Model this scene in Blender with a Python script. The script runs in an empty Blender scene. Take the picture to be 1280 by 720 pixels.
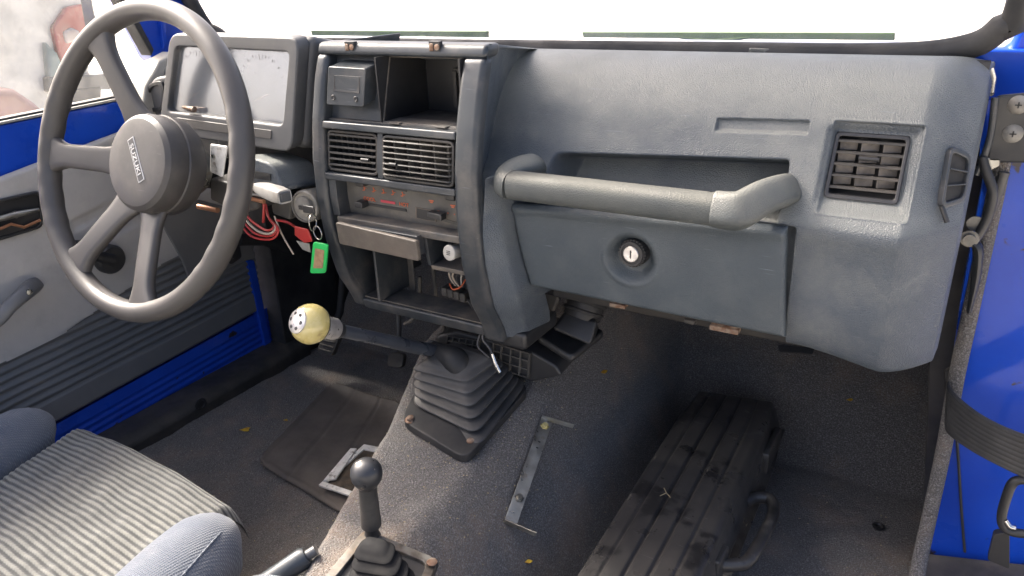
import bpy, bmesh, math, random
import numpy as np
from mathutils import Vector, Matrix
random.seed(7); rng = np.random.default_rng(7)
SC = bpy.context.scene; COL = SC.collection

# ------------------------------------------------------------------ camera
F = 930.0
def _axes():
    X = -np.array([-1640, 330, -F]); X = X/np.linalg.norm(X)
    Y = np.array([610, (1640*610-F*F)/330, -F]); Y = Y/np.linalg.norm(Y)
    return np.stack([X, Y, np.cross(X, Y)])
MW = _axes(); CP = np.array([.61, -.73, .78])
cam = bpy.data.cameras.new('camera'); cam.sensor_width = 36; cam.lens = F/1280*36
cam.clip_start = .02; cam.clip_end = 2000
camo = bpy.data.objects.new('camera', cam); COL.objects.link(camo)
m4 = Matrix.Identity(4)
for i in range(3):
    for j in range(3): m4[i][j] = MW[i][j]
    m4[i][3] = CP[i]
camo.matrix_world = m4; SC.camera = camo

# ------------------------------------------------------------------ light
SUN_AZ = math.atan2(.06, -.75); SUN_EL = math.radians(44)
sd = Vector((math.cos(SUN_EL)*math.cos(SUN_AZ), math.cos(SUN_EL)*math.sin(SUN_AZ), math.sin(SUN_EL)))
world = bpy.data.worlds.new('World'); SC.world = world; world.use_nodes = True
wn = world.node_tree.nodes; bg = wn['Background']
sky = wn.new('ShaderNodeTexSky'); sky.sky_type = 'NISHITA'; sky.sun_disc = False
sky.sun_elevation = SUN_EL; sky.sun_rotation = math.atan2(sd.x, sd.y)
sky.dust_density = 9.0; sky.air_density = .6; sky.ozone_density = .3
world.node_tree.links.new(sky.outputs[0], bg.inputs[0]); bg.inputs[1].default_value = 0.15
sl = bpy.data.lights.new('sun', 'SUN'); sl.energy = 2.5; sl.angle = math.radians(12); sl.color = (1, .95, .86)
so = bpy.data.objects.new('sun', sl); COL.objects.link(so); so.rotation_euler = sd.to_track_quat('Z', 'Y').to_euler()
vs = SC.view_settings; vs.view_transform = 'Standard'; vs.look = 'None'; vs.gamma = 1; vs.exposure = 1.98

# ------------------------------------------------------------------ helpers
def W(px, py, x=None, y=None, z=None):
    """a point of the place: where the sight line through a photograph pixel meets an axis plane"""
    d = MW @ np.array([px-640, 360-py, -F])
    for i, v in enumerate((x, y, z)):
        if v is not None: return Vector(CP + d*(v-CP[i])/d[i])
def WP(px, py, p0, n):
    d = Vector(MW @ np.array([px-640, 360-py, -F])); c = Vector(CP)
    return c + d*((Vector(p0)-c).dot(Vector(n))/d.dot(Vector(n)))
def root(name, loc, label, cat, group=None):
    o = bpy.data.objects.new(name, None); COL.objects.link(o); o.location = loc
    o.empty_display_size = .05
    tag(o, label, cat, group); return o
def tag(o, label=None, cat=None, group=None, kind=None):
    if label: o['label'] = label
    if cat: o['category'] = cat
    if group: o['group'] = group
    if kind: o['kind'] = kind
    return o
def link(name, me, mat, parent=None, bevel=0, seg=2, smooth=True, angle=40, sub=0):
    o = bpy.data.objects.new(name, me); COL.objects.link(o)
    if mat is not None and not me.materials: me.materials.append(mat)
    if parent is not None:
        o.parent = parent
        if parent.type == 'EMPTY': o.matrix_parent_inverse = Matrix.Translation(-Vector(parent.location))
    if smooth:
        me.shade_smooth()
        if angle: me.set_sharp_from_angle(angle=math.radians(angle))
    if bevel:
        b = o.modifiers.new('bevel', 'BEVEL'); b.width = bevel; b.segments = seg; b.limit_method = 'ANGLE'; b.angle_limit = math.radians(35)
        b.harden_normals = False
        if smooth: 
            me.shade_smooth()
            w = o.modifiers.new('wn', 'WEIGHTED_NORMAL'); w.weight = 80
    if sub:
        s = o.modifiers.new('sub', 'SUBSURF'); s.levels = sub; s.render_levels = sub
    return o
def mesh(vs_, fs): 
    me = bpy.data.meshes.new('mesh'); me.from_pydata([tuple(v) for v in vs_], [], fs)
    bm = bmesh.new(); bm.from_mesh(me); bmesh.ops.recalc_face_normals(bm, faces=bm.faces); bm.to_mesh(me); bm.free(); return me
def mesh_raw(vs_, fs):
    me = bpy.data.meshes.new('mesh'); me.from_pydata([tuple(v) for v in vs_], [], fs); return me
def box(name, x0, x1, y0, y1, z0, z1, mat, parent=None, bevel=.002, seg=2):
    v = [(x, y, z) for x in (x0, x1) for y in (y0, y1) for z in (z0, z1)]
    f = [(0,1,3,2),(4,6,7,5),(0,4,5,1),(2,3,7,6),(0,2,6,4),(1,5,7,3)]
    return link(name, mesh(v, f), mat, parent, bevel, seg)
def obox(name, c, ax, ay, az, mat, parent=None, bevel=.001, seg=2):
    """oriented box: centre and three half-axis vectors"""
    c, ax, ay, az = map(Vector, (c, ax, ay, az))
    v = [c+i*ax+j*ay+k*az for i in (-1,1) for j in (-1,1) for k in (-1,1)]
    f = [(0,1,3,2),(4,6,7,5),(0,4,5,1),(2,3,7,6),(0,2,6,4),(1,5,7,3)]
    return link(name, mesh(v, f), mat, parent, bevel, seg)
def prism(name, pts, ext, mat, parent=None, bevel=.001, seg=2, angle=40, holes=None):
    pts = [Vector(p) for p in pts]; e = Vector(ext); n = len(pts)
    v = pts + [p+e for p in pts]
    f = [tuple(range(n)), tuple(range(2*n-1, n-1, -1))] + [(i, (i+1)%n, n+(i+1)%n, n+i) for i in range(n)]
    return link(name, mesh(v, f), mat, parent, bevel, seg, angle=angle)
def ring(name, outer, inner, ext, mat, parent=None, bevel=.001, seg=2):
    """a frame: outer and inner outlines with equal point counts, extruded"""
    o_ = [Vector(p) for p in outer]; i_ = [Vector(p) for p in inner]; e = Vector(ext); n = len(o_)
    v = o_+i_+[p+e for p in o_]+[p+e for p in i_]; f = []
    for k in range(n):
        l = (k+1) % n
        f += [(k, l, n+l, n+k), (2*n+k, 3*n+k, 3*n+l, 2*n+l), (k, 2*n+k, 2*n+l, l), (n+k, n+l, 3*n+l, 3*n+k)]
    return link(name, mesh(v, f), mat, parent, bevel, seg)
def rrect(p00, p10, p11, p01, r=.2, n=4):
    """rounded quad: four corners; r = corner fraction of the shorter side"""
    c = [Vector(p) for p in (p00, p10, p11, p01)]; out = []
    s = min((c[1]-c[0]).length, (c[2]-c[1]).length)*r
    for i in range(4):
        a = (c[i-1]-c[i]).normalized()*s; b = (c[(i+1)%4]-c[i]).normalized()*s
        for k in range(n+1):
            t = k/n; out.append(c[i]+a*(1-t)**2+b*t**2)
    return out
def catmull(pts, n=8, closed=False):
    P = [Vector(p) for p in pts]; out = []; m = len(P)
    rngk = range(m) if closed else range(m-1)
    for i in rngk:
        if closed: a, b, c, d = P[(i-1)%m], P[i], P[(i+1)%m], P[(i+2)%m]
        else: a, b, c, d = P[max(i-1,0)], P[i], P[i+1], P[min(i+2,m-1)]
        for k in range(n):
            t = k/n
            out.append(.5*((2*b)+(c-a)*t+(2*a-5*b+4*c-d)*t*t+(3*b-a-3*c+d)*t**3))
    if not closed: out.append(P[-1])
    return out
def tube(name, pts, r, mat, parent=None, n=12, closed=False, caps=True, squash=None, smooth_path=0, up=None, pw=2.0):
    """swept tube. r: number or list; squash: (a,b) radii factors along side/up"""
    P = [Vector(p) for p in pts]
    R = list(r) if hasattr(r, '__len__') else [r]*len(P)
    if smooth_path:
        Q = catmull([(*p,) for p in P], smooth_path, closed)
        L = len(Q); RR = []
        for i in range(L):
            u = i/smooth_path; k = int(u); t = u-k; a = R[k % len(R)]; b = R[(k+1) % len(R)] if (closed or k+1 < len(R)) else R[-1]
            RR.append(a*(1-t)+b*t)
        P, R = Q, RR
    m = len(P); V = []; Fc = []; prev = None
    for i in range(m):
        if closed: t = (P[(i+1)%m]-P[i-1]).normalized()
        else: t = (P[min(i+1,m-1)]-P[max(i-1,0)]).normalized()
        if prev is None:
            u_ = Vector(up) if up else (Vector((0,0,1)) if abs(t.z) < .9 else Vector((1,0,0)))
        else: u_ = prev
        s_ = t.cross(u_).normalized(); u2 = s_.cross(t).normalized(); prev = u2
        for k in range(n):
            a = 2*math.pi*k/n; ca, sa = math.cos(a), math.sin(a)
            if pw != 2: ca = math.copysign(abs(ca)**(2/pw), ca); sa = math.copysign(abs(sa)**(2/pw), sa)
            sx, sy = squash if squash else (1, 1)
            V.append(P[i]+s_*ca*R[i]*sx+u2*sa*R[i]*sy)
    for i in range(m if closed else m-1):
        j = (i+1) % m
        for k in range(n):
            l = (k+1) % n; Fc.append((i*n+k, i*n+l, j*n+l, j*n+k))
    if caps and not closed:
        Fc.append(tuple(range(n))); Fc.append(tuple(range((m-1)*n, m*n)))
    return link(name, mesh(V, Fc), mat, parent, angle=50)
def frame_of(axis, up=(0,0,1)):
    w = Vector(axis).normalized(); u = Vector(up)
    if abs(w.dot(u)) > .98: u = Vector((1,0,0))
    a = u.cross(w).normalized(); return a, w.cross(a).normalized(), w
def lathe(name, c, axis, prof, mat, parent=None, n=32, angle=35, up=(0,0,1), sx=1, sy=1):
    """prof: list of (radius, height along axis)"""
    c = Vector(c); a, b, w = frame_of(axis, up); V = []; Fc = []
    for r, h in prof:
        for k in range(n):
            t = 2*math.pi*k/n; V.append(c+w*h+(a*math.cos(t)*sx+b*math.sin(t)*sy)*r)
    for i in range(len(prof)-1):
        for k in range(n):
            l = (k+1) % n; Fc.append((i*n+k, i*n+l, (i+1)*n+l, (i+1)*n+k))
    if prof[0][0] > 1e-5: Fc.append(tuple(range(n)))
    if prof[-1][0] > 1e-5: Fc.append(tuple(range((len(prof)-1)*n, len(prof)*n)))
    me = mesh(V, Fc)
    bm = bmesh.new(); bm.from_mesh(me); bmesh.ops.remove_doubles(bm, verts=bm.verts, dist=1e-6); bmesh.ops.recalc_face_normals(bm, faces=bm.faces); bm.to_mesh(me); bm.free()
    return link(name, me, mat, parent, angle=angle)
def grid(name, Xf, nu, nv, mat, parent=None, mask=None, angle=None, flip=False):
    """Xf: array (nu, nv, 3); mask (nu-1, nv-1) True = keep face"""
    V = Xf.reshape(-1, 3); I = np.arange(nu*nv).reshape(nu, nv)
    q = np.stack([I[:-1,:-1], I[1:,:-1], I[1:,1:], I[:-1,1:]], -1)
    if mask is not None: q = q[mask]
    q = q.reshape(-1, 4)
    if flip: q = q[:, ::-1]
    me = bpy.data.meshes.new('mesh'); me.from_pydata(V.tolist(), [], q.tolist()); me.update()
    return link(name, me, mat, parent, angle=angle)
def sstep(a, b, x):
    t = np.clip((x-a)/(b-a), 0, 1); return t*t*(3-2*t)
def rectmask(X, Z, x0, x1, z0, z1, e):
    return sstep(x0-e/2, x0+e/2, X)*(1-sstep(x1-e/2, x1+e/2, X))*sstep(z0-e/2, z0+e/2, Z)*(1-sstep(z1-e/2, z1+e/2, Z))
def vnoise(X, Y, scale, seed=0, oct=3):
    """cheap smooth value noise, -1..1"""
    out = np.zeros_like(X, dtype=float); amp = 1; tot = 0
    for o in range(oct):
        g = np.random.default_rng(seed+o).uniform(-1, 1, (64, 64))
        xs, ys = X*scale*2**o, Y*scale*2**o
        xi, yi = np.floor(xs).astype(int), np.floor(ys).astype(int); fx, fy = xs-xi, ys-yi
        fx = fx*fx*(3-2*fx); fy = fy*fy*(3-2*fy)
        G = lambda a, b: g[a % 64, b % 64]
        out += amp*((G(xi,yi)*(1-fx)+G(xi+1,yi)*fx)*(1-fy)+(G(xi,yi+1)*(1-fx)+G(xi+1,yi+1)*fx)*fy)
        tot += amp; amp *= .5
    return out/tot
def text(name, s, origin, right, up, size, mat, parent, depth=.0004, spacing=1.0, align='CENTER', sx=1.0):
    cu = bpy.data.curves.new('lettering', 'FONT'); cu.body = s; cu.size = 1; cu.align_x = align; cu.align_y = 'CENTER'; cu.extrude = depth/size/2
    cu.space_character = spacing; cu.offset = .008
    t = bpy.data.objects.new('lettering', cu); COL.objects.link(t)
    bpy.context.view_layer.update()
    me = bpy.data.meshes.new_from_object(t.evaluated_get(bpy.context.evaluated_depsgraph_get()))
    bpy.data.objects.remove(t)
    r = Vector(right).normalized(); u = Vector(up).normalized(); n = r.cross(u)
    T = Matrix(((r.x*sx, u.x, n.x, 0), (r.y*sx, u.y, n.y, 0), (r.z*sx, u.z, n.z, 0), (0,0,0,1)))
    me.transform(Matrix.Translation(Vector(origin)) @ T @ Matrix.Scale(size, 4)); me.materials.clear()
    return link(name, me, mat, parent, smooth=False)

# ------------------------------------------------------------------ materials
def mat(name, col, rough=.5, metal=0, col2=None, vs=6, lo=.42, hi=.62, detail=6, bump=0, bs=500, bt='noise', bd=.0006,
        dust=None, ds=14, dlo=.5, dhi=.75, damt=.6, coat=0, scratch=0, spec=.5, sheen=0, rvar=.12, wear=None, wscale=30, lit_dust=None, samt=.6):
    m = bpy.data.materials.new(name); m.use_nodes = True; N = m.node_tree.nodes; L = m.node_tree.links
    b = N['Principled BSDF']; tc = N.new('ShaderNodeTexCoord')
    b.inputs['Metallic'].default_value = metal; b.inputs['Specular IOR Level'].default_value = spec
    b.inputs['Coat Weight'].default_value = coat; b.inputs['Coat Roughness'].default_value = .08
    if sheen: b.inputs['Sheen Weight'].default_value = sheen; b.inputs['Sheen Roughness'].default_value = .5
    def noise(s, d=detail, r=.55, dist=0):
        n = N.new('ShaderNodeTexNoise'); n.inputs['Scale'].default_value = s; n.inputs['Detail'].default_value = d
        n.inputs['Roughness'].default_value = r; n.inputs['Distortion'].default_value = dist
        L.new(tc.outputs['Object'], n.inputs['Vector']); return n.outputs['Fac']
    def ramp(f, a, c):
        r = N.new('ShaderNodeMapRange'); r.inputs[1].default_value = a; r.inputs[2].default_value = c; L.new(f, r.inputs[0]); return r.outputs[0]
    def mix(f, a, c, amt=1):
        x = N.new('ShaderNodeMix'); x.data_type = 'RGBA'
        if amt != 1:
            mm = N.new('ShaderNodeMath'); mm.operation = 'MULTIPLY'; mm.inputs[1].default_value = amt; L.new(f, mm.inputs[0]); f = mm.outputs[0]
        L.new(f, x.inputs[0])
        for s, v in ((x.inputs[6], a), (x.inputs[7], c)):
            if isinstance(v, tuple): s.default_value = (*v, 1)
            else: L.new(v, s)
        return x.outputs[2]
    cur = tuple(col)
    c2 = tuple(col2) if col2 else tuple(c*.75 for c in col)
    cur = mix(ramp(noise(vs), lo, hi), cur, c2)
    if dust:
        cur = mix(ramp(noise(ds, 8, .65), dlo, dhi), cur, tuple(dust), damt)
    if lit_dust:   # settled dust, also painting brighter top light onto upward-facing surfaces
        gn = N.new('ShaderNodeNewGeometry'); sx_ = N.new('ShaderNodeSeparateXYZ'); L.new(gn.outputs['Normal'], sx_.inputs[0])
        ad = N.new('ShaderNodeMath'); ad.operation = 'MULTIPLY_ADD'; ad.inputs[1].default_value = .5; L.new(noise(ds*1.5, 6, .65), ad.inputs[0]); L.new(sx_.outputs[2], ad.inputs[2])
        cur = mix(ramp(ad.outputs[0], .45, 1.0), cur, tuple(lit_dust), samt)
    if wear:
        cur = mix(ramp(noise(wscale, 3, .5, .5), .66, .7), cur, tuple(wear))
    if scratch:
        sc = None
        for k in range(3):
            mp = N.new('ShaderNodeMapping'); L.new(tc.outputs['Object'], mp.inputs[0])
            mp.inputs['Rotation'].default_value = (.3+k*1.1, .7*k, .5+k*1.9); mp.inputs['Scale'].default_value = (3, 90, 90)
            n = N.new('ShaderNodeTexNoise'); n.inputs['Scale'].default_value = 6; n.inputs['Detail'].default_value = 2
            L.new(mp.outputs[0], n.inputs['Vector']); f = ramp(n.outputs['Fac'], .735, .78)
            if sc is None: sc = f
            else:
                a = N.new('ShaderNodeMath'); a.operation = 'MAXIMUM'; L.new(sc, a.inputs[0]); L.new(f, a.inputs[1]); sc = a.outputs[0]
        cur = mix(sc, cur, tuple(min(1, c*2.4+.06) for c in col), scratch)
    if isinstance(cur, tuple): b.inputs['Base Color'].default_value = (*cur, 1)
    else: L.new(cur, b.inputs['Base Color'])
    rr = N.new('ShaderNodeMapRange'); rr.inputs[3].default_value = max(.03, rough-rvar); rr.inputs[4].default_value = min(1, rough+rvar)
    rr.inputs[1].default_value = .35; rr.inputs[2].default_value = .65
    L.new(noise(vs*2.3, 5), rr.inputs[0]); L.new(rr.outputs[0], b.inputs['Roughness'])
    if bump:
        bn = N.new('ShaderNodeBump'); bn.inputs['Strength'].default_value = bump; bn.inputs['Distance'].default_value = bd
        if bt == 'noise': L.new(noise(bs, 4), bn.inputs['Height'])
        elif bt == 'grain':
            v = N.new('ShaderNodeTexVoronoi'); v.feature = 'DISTANCE_TO_EDGE'; v.inputs['Scale'].default_value = bs; v.inputs['Randomness'].default_value = 1
            L.new(tc.outputs['Object'], v.inputs['Vector']); L.new(ramp(v.outputs['Distance'], 0, .25), bn.inputs['Height'])
        elif bt == 'weave':
            w1 = N.new('ShaderNodeTexWave'); w1.bands_direction = 'X'; w1.inputs['Scale'].default_value = bs; w1.inputs['Distortion'].default_value = 1.2; w1.inputs['Detail'].default_value = 2; w1.inputs['Detail Scale'].default_value = 6
            w2 = N.new('ShaderNodeTexWave'); w2.bands_direction = 'Y'; w2.inputs['Scale'].default_value = bs; w2.inputs['Distortion'].default_value = 1.2; w2.inputs['Detail'].default_value = 2; w2.inputs['Detail Scale'].default_value = 6
            L.new(tc.outputs['Object'], w1.inputs['Vector']); L.new(tc.outputs['Object'], w2.inputs['Vector'])
            a = N.new('ShaderNodeMath'); a.operation = 'MULTIPLY'; L.new(w1.outputs['Fac'], a.inputs[0]); L.new(w2.outputs['Fac'], a.inputs[1]); L.new(a.outputs[0], bn.inputs['Height'])
        L.new(bn.outputs[0], b.inputs['Normal'])
    return m

DUSTC = (.20, .165, .13)
M = {}
M['vinyl'] = mat('slate_vinyl', (.058, .072, .090), .46, col2=(.073, .088, .104), vs=5, bump=.6, bs=450, bt='grain', bd=.0007, dust=(.20,.205,.19), ds=11, dlo=.47, dhi=.74, damt=.5, spec=.5, lit_dust=(.24,.248,.225), samt=.7, scratch=.5)
M['door_plastic'] = mat('glovebox_plastic', (.046, .060, .072), .46, col2=(.062, .078, .09), vs=7, bump=.6, bs=480, bt='grain', bd=.0005, dust=(.13,.14,.14), ds=8, dlo=.45, dhi=.8, damt=.5, scratch=.8)
M['console'] = mat('console_plastic', (.026, .031, .037), .40, col2=(.038, .044, .05), vs=9, bump=.15, bs=300, dust=(.17,.15,.13), ds=16, dlo=.48, dhi=.75, damt=.5, scratch=.9)
M['console_dusty'] = mat('dusty_console_plastic', (.055, .058, .06), .6, col2=(.1, .09, .078), vs=14, bump=.2, bs=400, dust=(.24,.2,.155), ds=22, dlo=.42, dhi=.7, damt=.7)
M['black'] = mat('black_plastic', (.018, .019, .021), .45, col2=(.028, .028, .029), vs=12, bump=.15, bs=500, dust=(.07,.062,.055), ds=16, dlo=.5, dhi=.85, damt=.35)
M['black_dusty'] = mat('dusty_black_plastic', (.028, .028, .027), .65, col2=(.042, .040, .037), vs=16, bump=.2, bs=300, dust=(.10,.085,.07), ds=18, dlo=.42, dhi=.72, damt=.6)
M['void'] = mat('dirty_steel_and_shade', (.012, .012, .013), .7, col2=(.024, .021, .018), vs=9, bump=.3, bs=60, bd=.003)  # dark steel parts, also the painted shade in the side vent opening
M['rubber'] = mat('black_rubber', (.020, .021, .023), .56, col2=(.036, .036, .037), vs=12, bump=.12, bs=250, dust=(.085,.075,.065), ds=15, dlo=.45, dhi=.75, damt=.5, spec=.35)
M['wheel'] = mat('steering_wheel_foam', (.060, .056, .053), .42, col2=(.072, .067, .063), vs=8, bump=.1, bs=900, bd=.0002, dust=(.12,.10,.085), ds=30, dlo=.6, dhi=.85, damt=.35, rvar=.08)
M['hub'] = mat('horn_pad_plastic', (.052, .049, .047), .46, col2=(.066, .062, .059), vs=8, bump=.18, bs=900, bt='grain', bd=.0002, dust=(.13,.115,.1), ds=25, damt=.35, scratch=.3)
M['cluster'] = mat('cluster_plastic', (.07, .072, .075), .45, col2=(.085, .086, .088), vs=8, bump=.25, bs=800, bt='grain', bd=.0002, dust=(.15,.14,.12), ds=14, damt=.35)
M['blue'] = mat('blue_paint', (.010, .070, .50), .34, col2=(.009, .052, .40), vs=5, coat=.4, bump=.05, bs=30, dust=(.06,.09,.25), ds=22, dlo=.55, dhi=.85, damt=.25, spec=.15, wear=(.035,.03,.035), wscale=38, rvar=.1, bd=.001)
M['blue_matt'] = mat('dull_blue_paint', (.010, .022, .16), .5, col2=(.009, .017, .12), vs=8, dust=(.07,.07,.09), ds=20, dlo=.5, dhi=.85, damt=.4, bump=.1, bs=200)
M['grey_trim'] = mat('grey_door_vinyl', (.36, .355, .35), .55, col2=(.41, .40, .385), vs=7, bump=.25, bs=700, bt='grain', bd=.0003, dust=(.12,.105,.09), ds=18, dlo=.5, dhi=.85, damt=.35)
M['dark_trim'] = mat('charcoal_door_trim', (.13, .132, .134), .5, col2=(.155, .155, .155), vs=10, bump=.15, bs=500, dust=(.15,.13,.11), ds=20, dlo=.5, dhi=.85, damt=.3)
M['steel'] = mat('dull_zinc_steel', (.42, .42, .39), .38, metal=.9, col2=(.3, .29, .26), vs=25, dust=(.24,.18,.12), ds=60, dlo=.58, dhi=.75, damt=.6, bump=.1, bs=200, scratch=.3)
M['rust'] = mat('rusty_steel', (.17, .095, .06), .7, metal=.4, col2=(.28, .22, .17), vs=120, bump=.4, bs=700)
M['chrome'] = mat('worn_chrome', (.6, .6, .6), .18, metal=1, col2=(.45,.45,.45), vs=60)
M['cream'] = mat('cream_lacquer', (.52, .43, .16), .3, col2=(.5, .44, .22), vs=30, coat=.7, dust=(.25,.15,.06), ds=70, dlo=.6, dhi=.7, damt=.6)
M['shaft'] = mat('lever_black_enamel', (.045,.052,.064), .3, col2=(.035,.04,.05), vs=20, coat=.2, dust=(.14,.09,.06), ds=30, dlo=.66, dhi=.72, damt=.5, rvar=.05)
M['cap'] = mat('brushed_cap', (.62,.6,.58), .38, metal=.7, col2=(.5,.48,.46), vs=80)
M['vane_dust'] = mat('dusty_vane', (.19,.17,.15), .8, col2=(.11,.1,.09), vs=60)
M['aged'] = mat('aged_alloy', (.24,.23,.205), .5, metal=.3, col2=(.17,.16,.14), vs=50, dust=(.14,.11,.08), ds=60)
M['boot'] = mat('dusty_boot_rubber', (.035,.036,.038), .5, col2=(.05,.05,.05), vs=14, bump=.12, bs=250, dust=(.12,.105,.09), ds=16, dlo=.45, dhi=.75, damt=.5, spec=.45, scratch=.3)
M['red'] = mat('red_insulation', (.42, .035, .03), .4); M['green'] = mat('green_tag_plastic', (.03, .55, .12), .35, coat=.3)
M['white_wire'] = mat('pale_insulation', (.5, .42, .33), .5)
M['paper'] = mat('tag_paper', (.38, .24, .13), .7, col2=(.28,.17,.1), vs=160)
M['pale_plastic'] = mat('pale_grey_plastic', (.36, .355, .33), .5, col2=(.27,.26,.24), vs=40, dust=(.15,.12,.09), ds=50, damt=.5)
M['white_paint'] = mat('chipped_white_paint', (.75, .74, .70), .5, col2=(.6,.58,.53), vs=60, dust=(.16,.13,.1), ds=90, dlo=.55, dhi=.65, damt=.8)
M['mat'] = mat('worn_rubber_mat', (.10, .088, .078), .8, col2=(.135, .115, .10), vs=14, bump=.4, bs=220, bd=.001, dust=(.12,.1,.08), ds=25, dlo=.45, dhi=.8, damt=.5)
M['case'] = mat('black_case_plastic', (.032, .031, .031), .36, col2=(.052, .049, .046), vs=8, lo=.4, hi=.6, bump=.15, bs=200, dust=(.012,.012,.013), ds=14, dlo=.54, dhi=.58, damt=.8, scratch=1.0, wear=(.09,.084,.077), wscale=22)
M['strap'] = mat('black_webbing', (.045, .045, .046), .6, col2=(.06,.06,.06), vs=20)
M['seat_side'] = mat('blue_grey_seat_cloth', (.085, .10, .13), .85, col2=(.115, .128, .15), vs=9, bump=1.0, bs=110, bt='weave', bd=.0008, sheen=.3, dust=(.27,.25,.23), ds=12, dlo=.5, dhi=.85, damt=.4)
M['ashtray'] = mat('brown_grey_ashtray', (.12, .10, .082), .55, col2=(.095, .082, .07), vs=20, bump=.12, bs=400, dust=(.25,.21,.17), ds=40, damt=.4, scratch=.3)
M['heater'] = mat('heater_panel_grey', (.10, .095, .085), .6, col2=(.07, .066, .06), vs=20, dust=(.2,.17,.13), ds=30, damt=.5, bump=.1, bs=400)
M['orange'] = mat('faded_orange_print', (.55, .12, .045), .6); M['pink'] = mat('faded_red_print', (.5, .06, .08), .6)
M['letter'] = mat('badge_silver', (.5, .5, .5), .4); M['badge'] = mat('badge_dark', (.035,.035,.037), .4)
M['leaf'] = mat('yellow_leaf', (.55, .36, .02), .6, col2=(.45,.22,.02), vs=200); M['straw'] = mat('dry_straw', (.4, .33, .2), .8)
M['copper'] = mat('copper', (.5,.24,.13), .4, metal=.6)
M['wiper'] = mat('dark_green_wiper', (.04, .10, .025), .6, col2=(.06,.12,.035), vs=30)
M['roof'] = mat('pale_headliner', (.35,.34,.32), .9)
M['lcd'] = mat('blank_lcd', (.19,.2,.185), .2, coat=.5); M['dial'] = mat('dial_face', (.30,.33,.38), .5, col2=(.36,.39,.44), vs=9)
M['needle'] = mat('needle', (.6,.55,.5), .4); M['ground'] = mat('pale_ground', (.5,.48,.44), .9, col2=(.42,.4,.36), vs=2, bump=.3, bs=30)
M['car_paint'] = mat('pale_car_paint', (.42,.42,.41), .3, coat=.6); M['red_lens'] = mat('red_lamp_lens', (.22,.006,.014), .2, coat=.8)
M['lens_white'] = mat('clear_lamp_lens', (.35,.30,.29), .2, coat=.8)
M['seam'] = mat('seam_line', (.03,.032,.035), .7)

def carpet_mat():
    m = mat('grey_loop_carpet', (.17, .158, .147), .95, col2=(.076, .071, .067), vs=650, lo=.3, hi=.7, detail=3, bump=1.0, bs=420, bd=.005, dust=(.27,.20,.145), ds=9, dlo=.48, dhi=.68, damt=.6, sheen=.15)
    N = m.node_tree.nodes; L = m.node_tree.links; b = N['Principled BSDF']
    src = b.inputs['Base Color'].links[0].from_socket
    # pale flecks of fibre
    tc = N.new('ShaderNodeTexCoord'); v = N.new('ShaderNodeTexNoise'); v.inputs['Scale'].default_value = 520; v.inputs['Detail'].default_value = 2
    L.new(tc.outputs['Object'], v.inputs['Vector'])
    r = N.new('ShaderNodeMapRange'); r.inputs[1].default_value = .5; r.inputs[2].default_value = .75; L.new(v.outputs['Fac'], r.inputs[0])
    x = N.new('ShaderNodeMix'); x.data_type = 'RGBA'; L.new(r.outputs[0], x.inputs[0]); L.new(src, x.inputs[6]); x.inputs[7].default_value = (.32,.305,.29,1)
    L.new(x.outputs[2], b.inputs['Base Color'])
    b.inputs['Specular IOR Level'].default_value = .1
    return m
M['carpet'] = carpet_mat()

def glass_mat(name, dirt=.25, tint=(1,1,1), ds=9):
    m = bpy.data.materials.new(name); m.use_nodes = True; N = m.node_tree.nodes; L = m.node_tree.links
    for n in list(N): 
        if n.type != 'OUTPUT_MATERIAL': N.remove(n)
    out = [n for n in N if n.type == 'OUTPUT_MATERIAL'][0]
    tr = N.new('ShaderNodeBsdfTransparent'); tr.inputs[0].default_value = (*tint, 1)
    gl = N.new('ShaderNodeBsdfGlossy'); gl.inputs['Roughness'].default_value = .05
    df = N.new('ShaderNodeBsdfTranslucent'); df.inputs[0].default_value = (.75,.74,.7,1)
    fr = N.new('ShaderNodeFresnel'); fr.inputs[0].default_value = 1.18
    a = N.new('ShaderNodeMixShader'); L.new(fr.outputs[0], a.inputs[0]); L.new(tr.outputs[0], a.inputs[1]); L.new(gl.outputs[0], a.inputs[2])
    tc = N.new('ShaderNodeTexCoord'); nz = N.new('ShaderNodeTexNoise'); nz.inputs['Scale'].default_value = ds; nz.inputs['Detail'].default_value = 10; nz.inputs['Roughness'].default_value = .7
    L.new(tc.outputs['Object'], nz.inputs['Vector'])
    r = N.new('ShaderNodeMapRange'); r.inputs[1].default_value = .35; r.inputs[2].default_value = .75; r.inputs[3].default_value = dirt*.4; r.inputs[4].default_value = dirt*1.6
    L.new(nz.outputs['Fac'], r.inputs[0])
    c = N.new('ShaderNodeMixShader'); L.new(r.outputs[0], c.inputs[0]); L.new(a.outputs[0], c.inputs[1]); L.new(df.outputs[0], c.inputs[2])
    L.new(c.outputs[0], out.inputs[0]); return m
M['screen_glass'] = glass_mat('dusty_windscreen_glass', .05); M['side_glass'] = glass_mat('dusty_side_glass', .035, ds=14)
M['gauge_glass'] = mat('gauge_glass', (.3,.33,.38), .12)

def seat_stripe():
    m = mat('ribbed_seat_cloth', (.15,.148,.13), .9, col2=(.18,.178,.155), vs=20, bump=.5, bs=900, bd=.0006, sheen=.3)
    N = m.node_tree.nodes; L = m.node_tree.links; b = N['Principled BSDF']; src = b.inputs['Base Color'].links[0].from_socket
    at = N.new('ShaderNodeAttribute'); at.attribute_name = 'rib'
    r = N.new('ShaderNodeMapRange'); r.inputs[1].default_value = .22; r.inputs[2].default_value = .6; L.new(at.outputs['Fac'], r.inputs[0])
    x = N.new('ShaderNodeMix'); x.data_type = 'RGBA'; L.new(r.outputs[0], x.inputs[0]); x.inputs[6].default_value = (.042,.043,.041,1); L.new(src, x.inputs[7])
    L.new(x.outputs[2], b.inputs['Base Color']); return m
M['stripe'] = seat_stripe()

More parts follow.
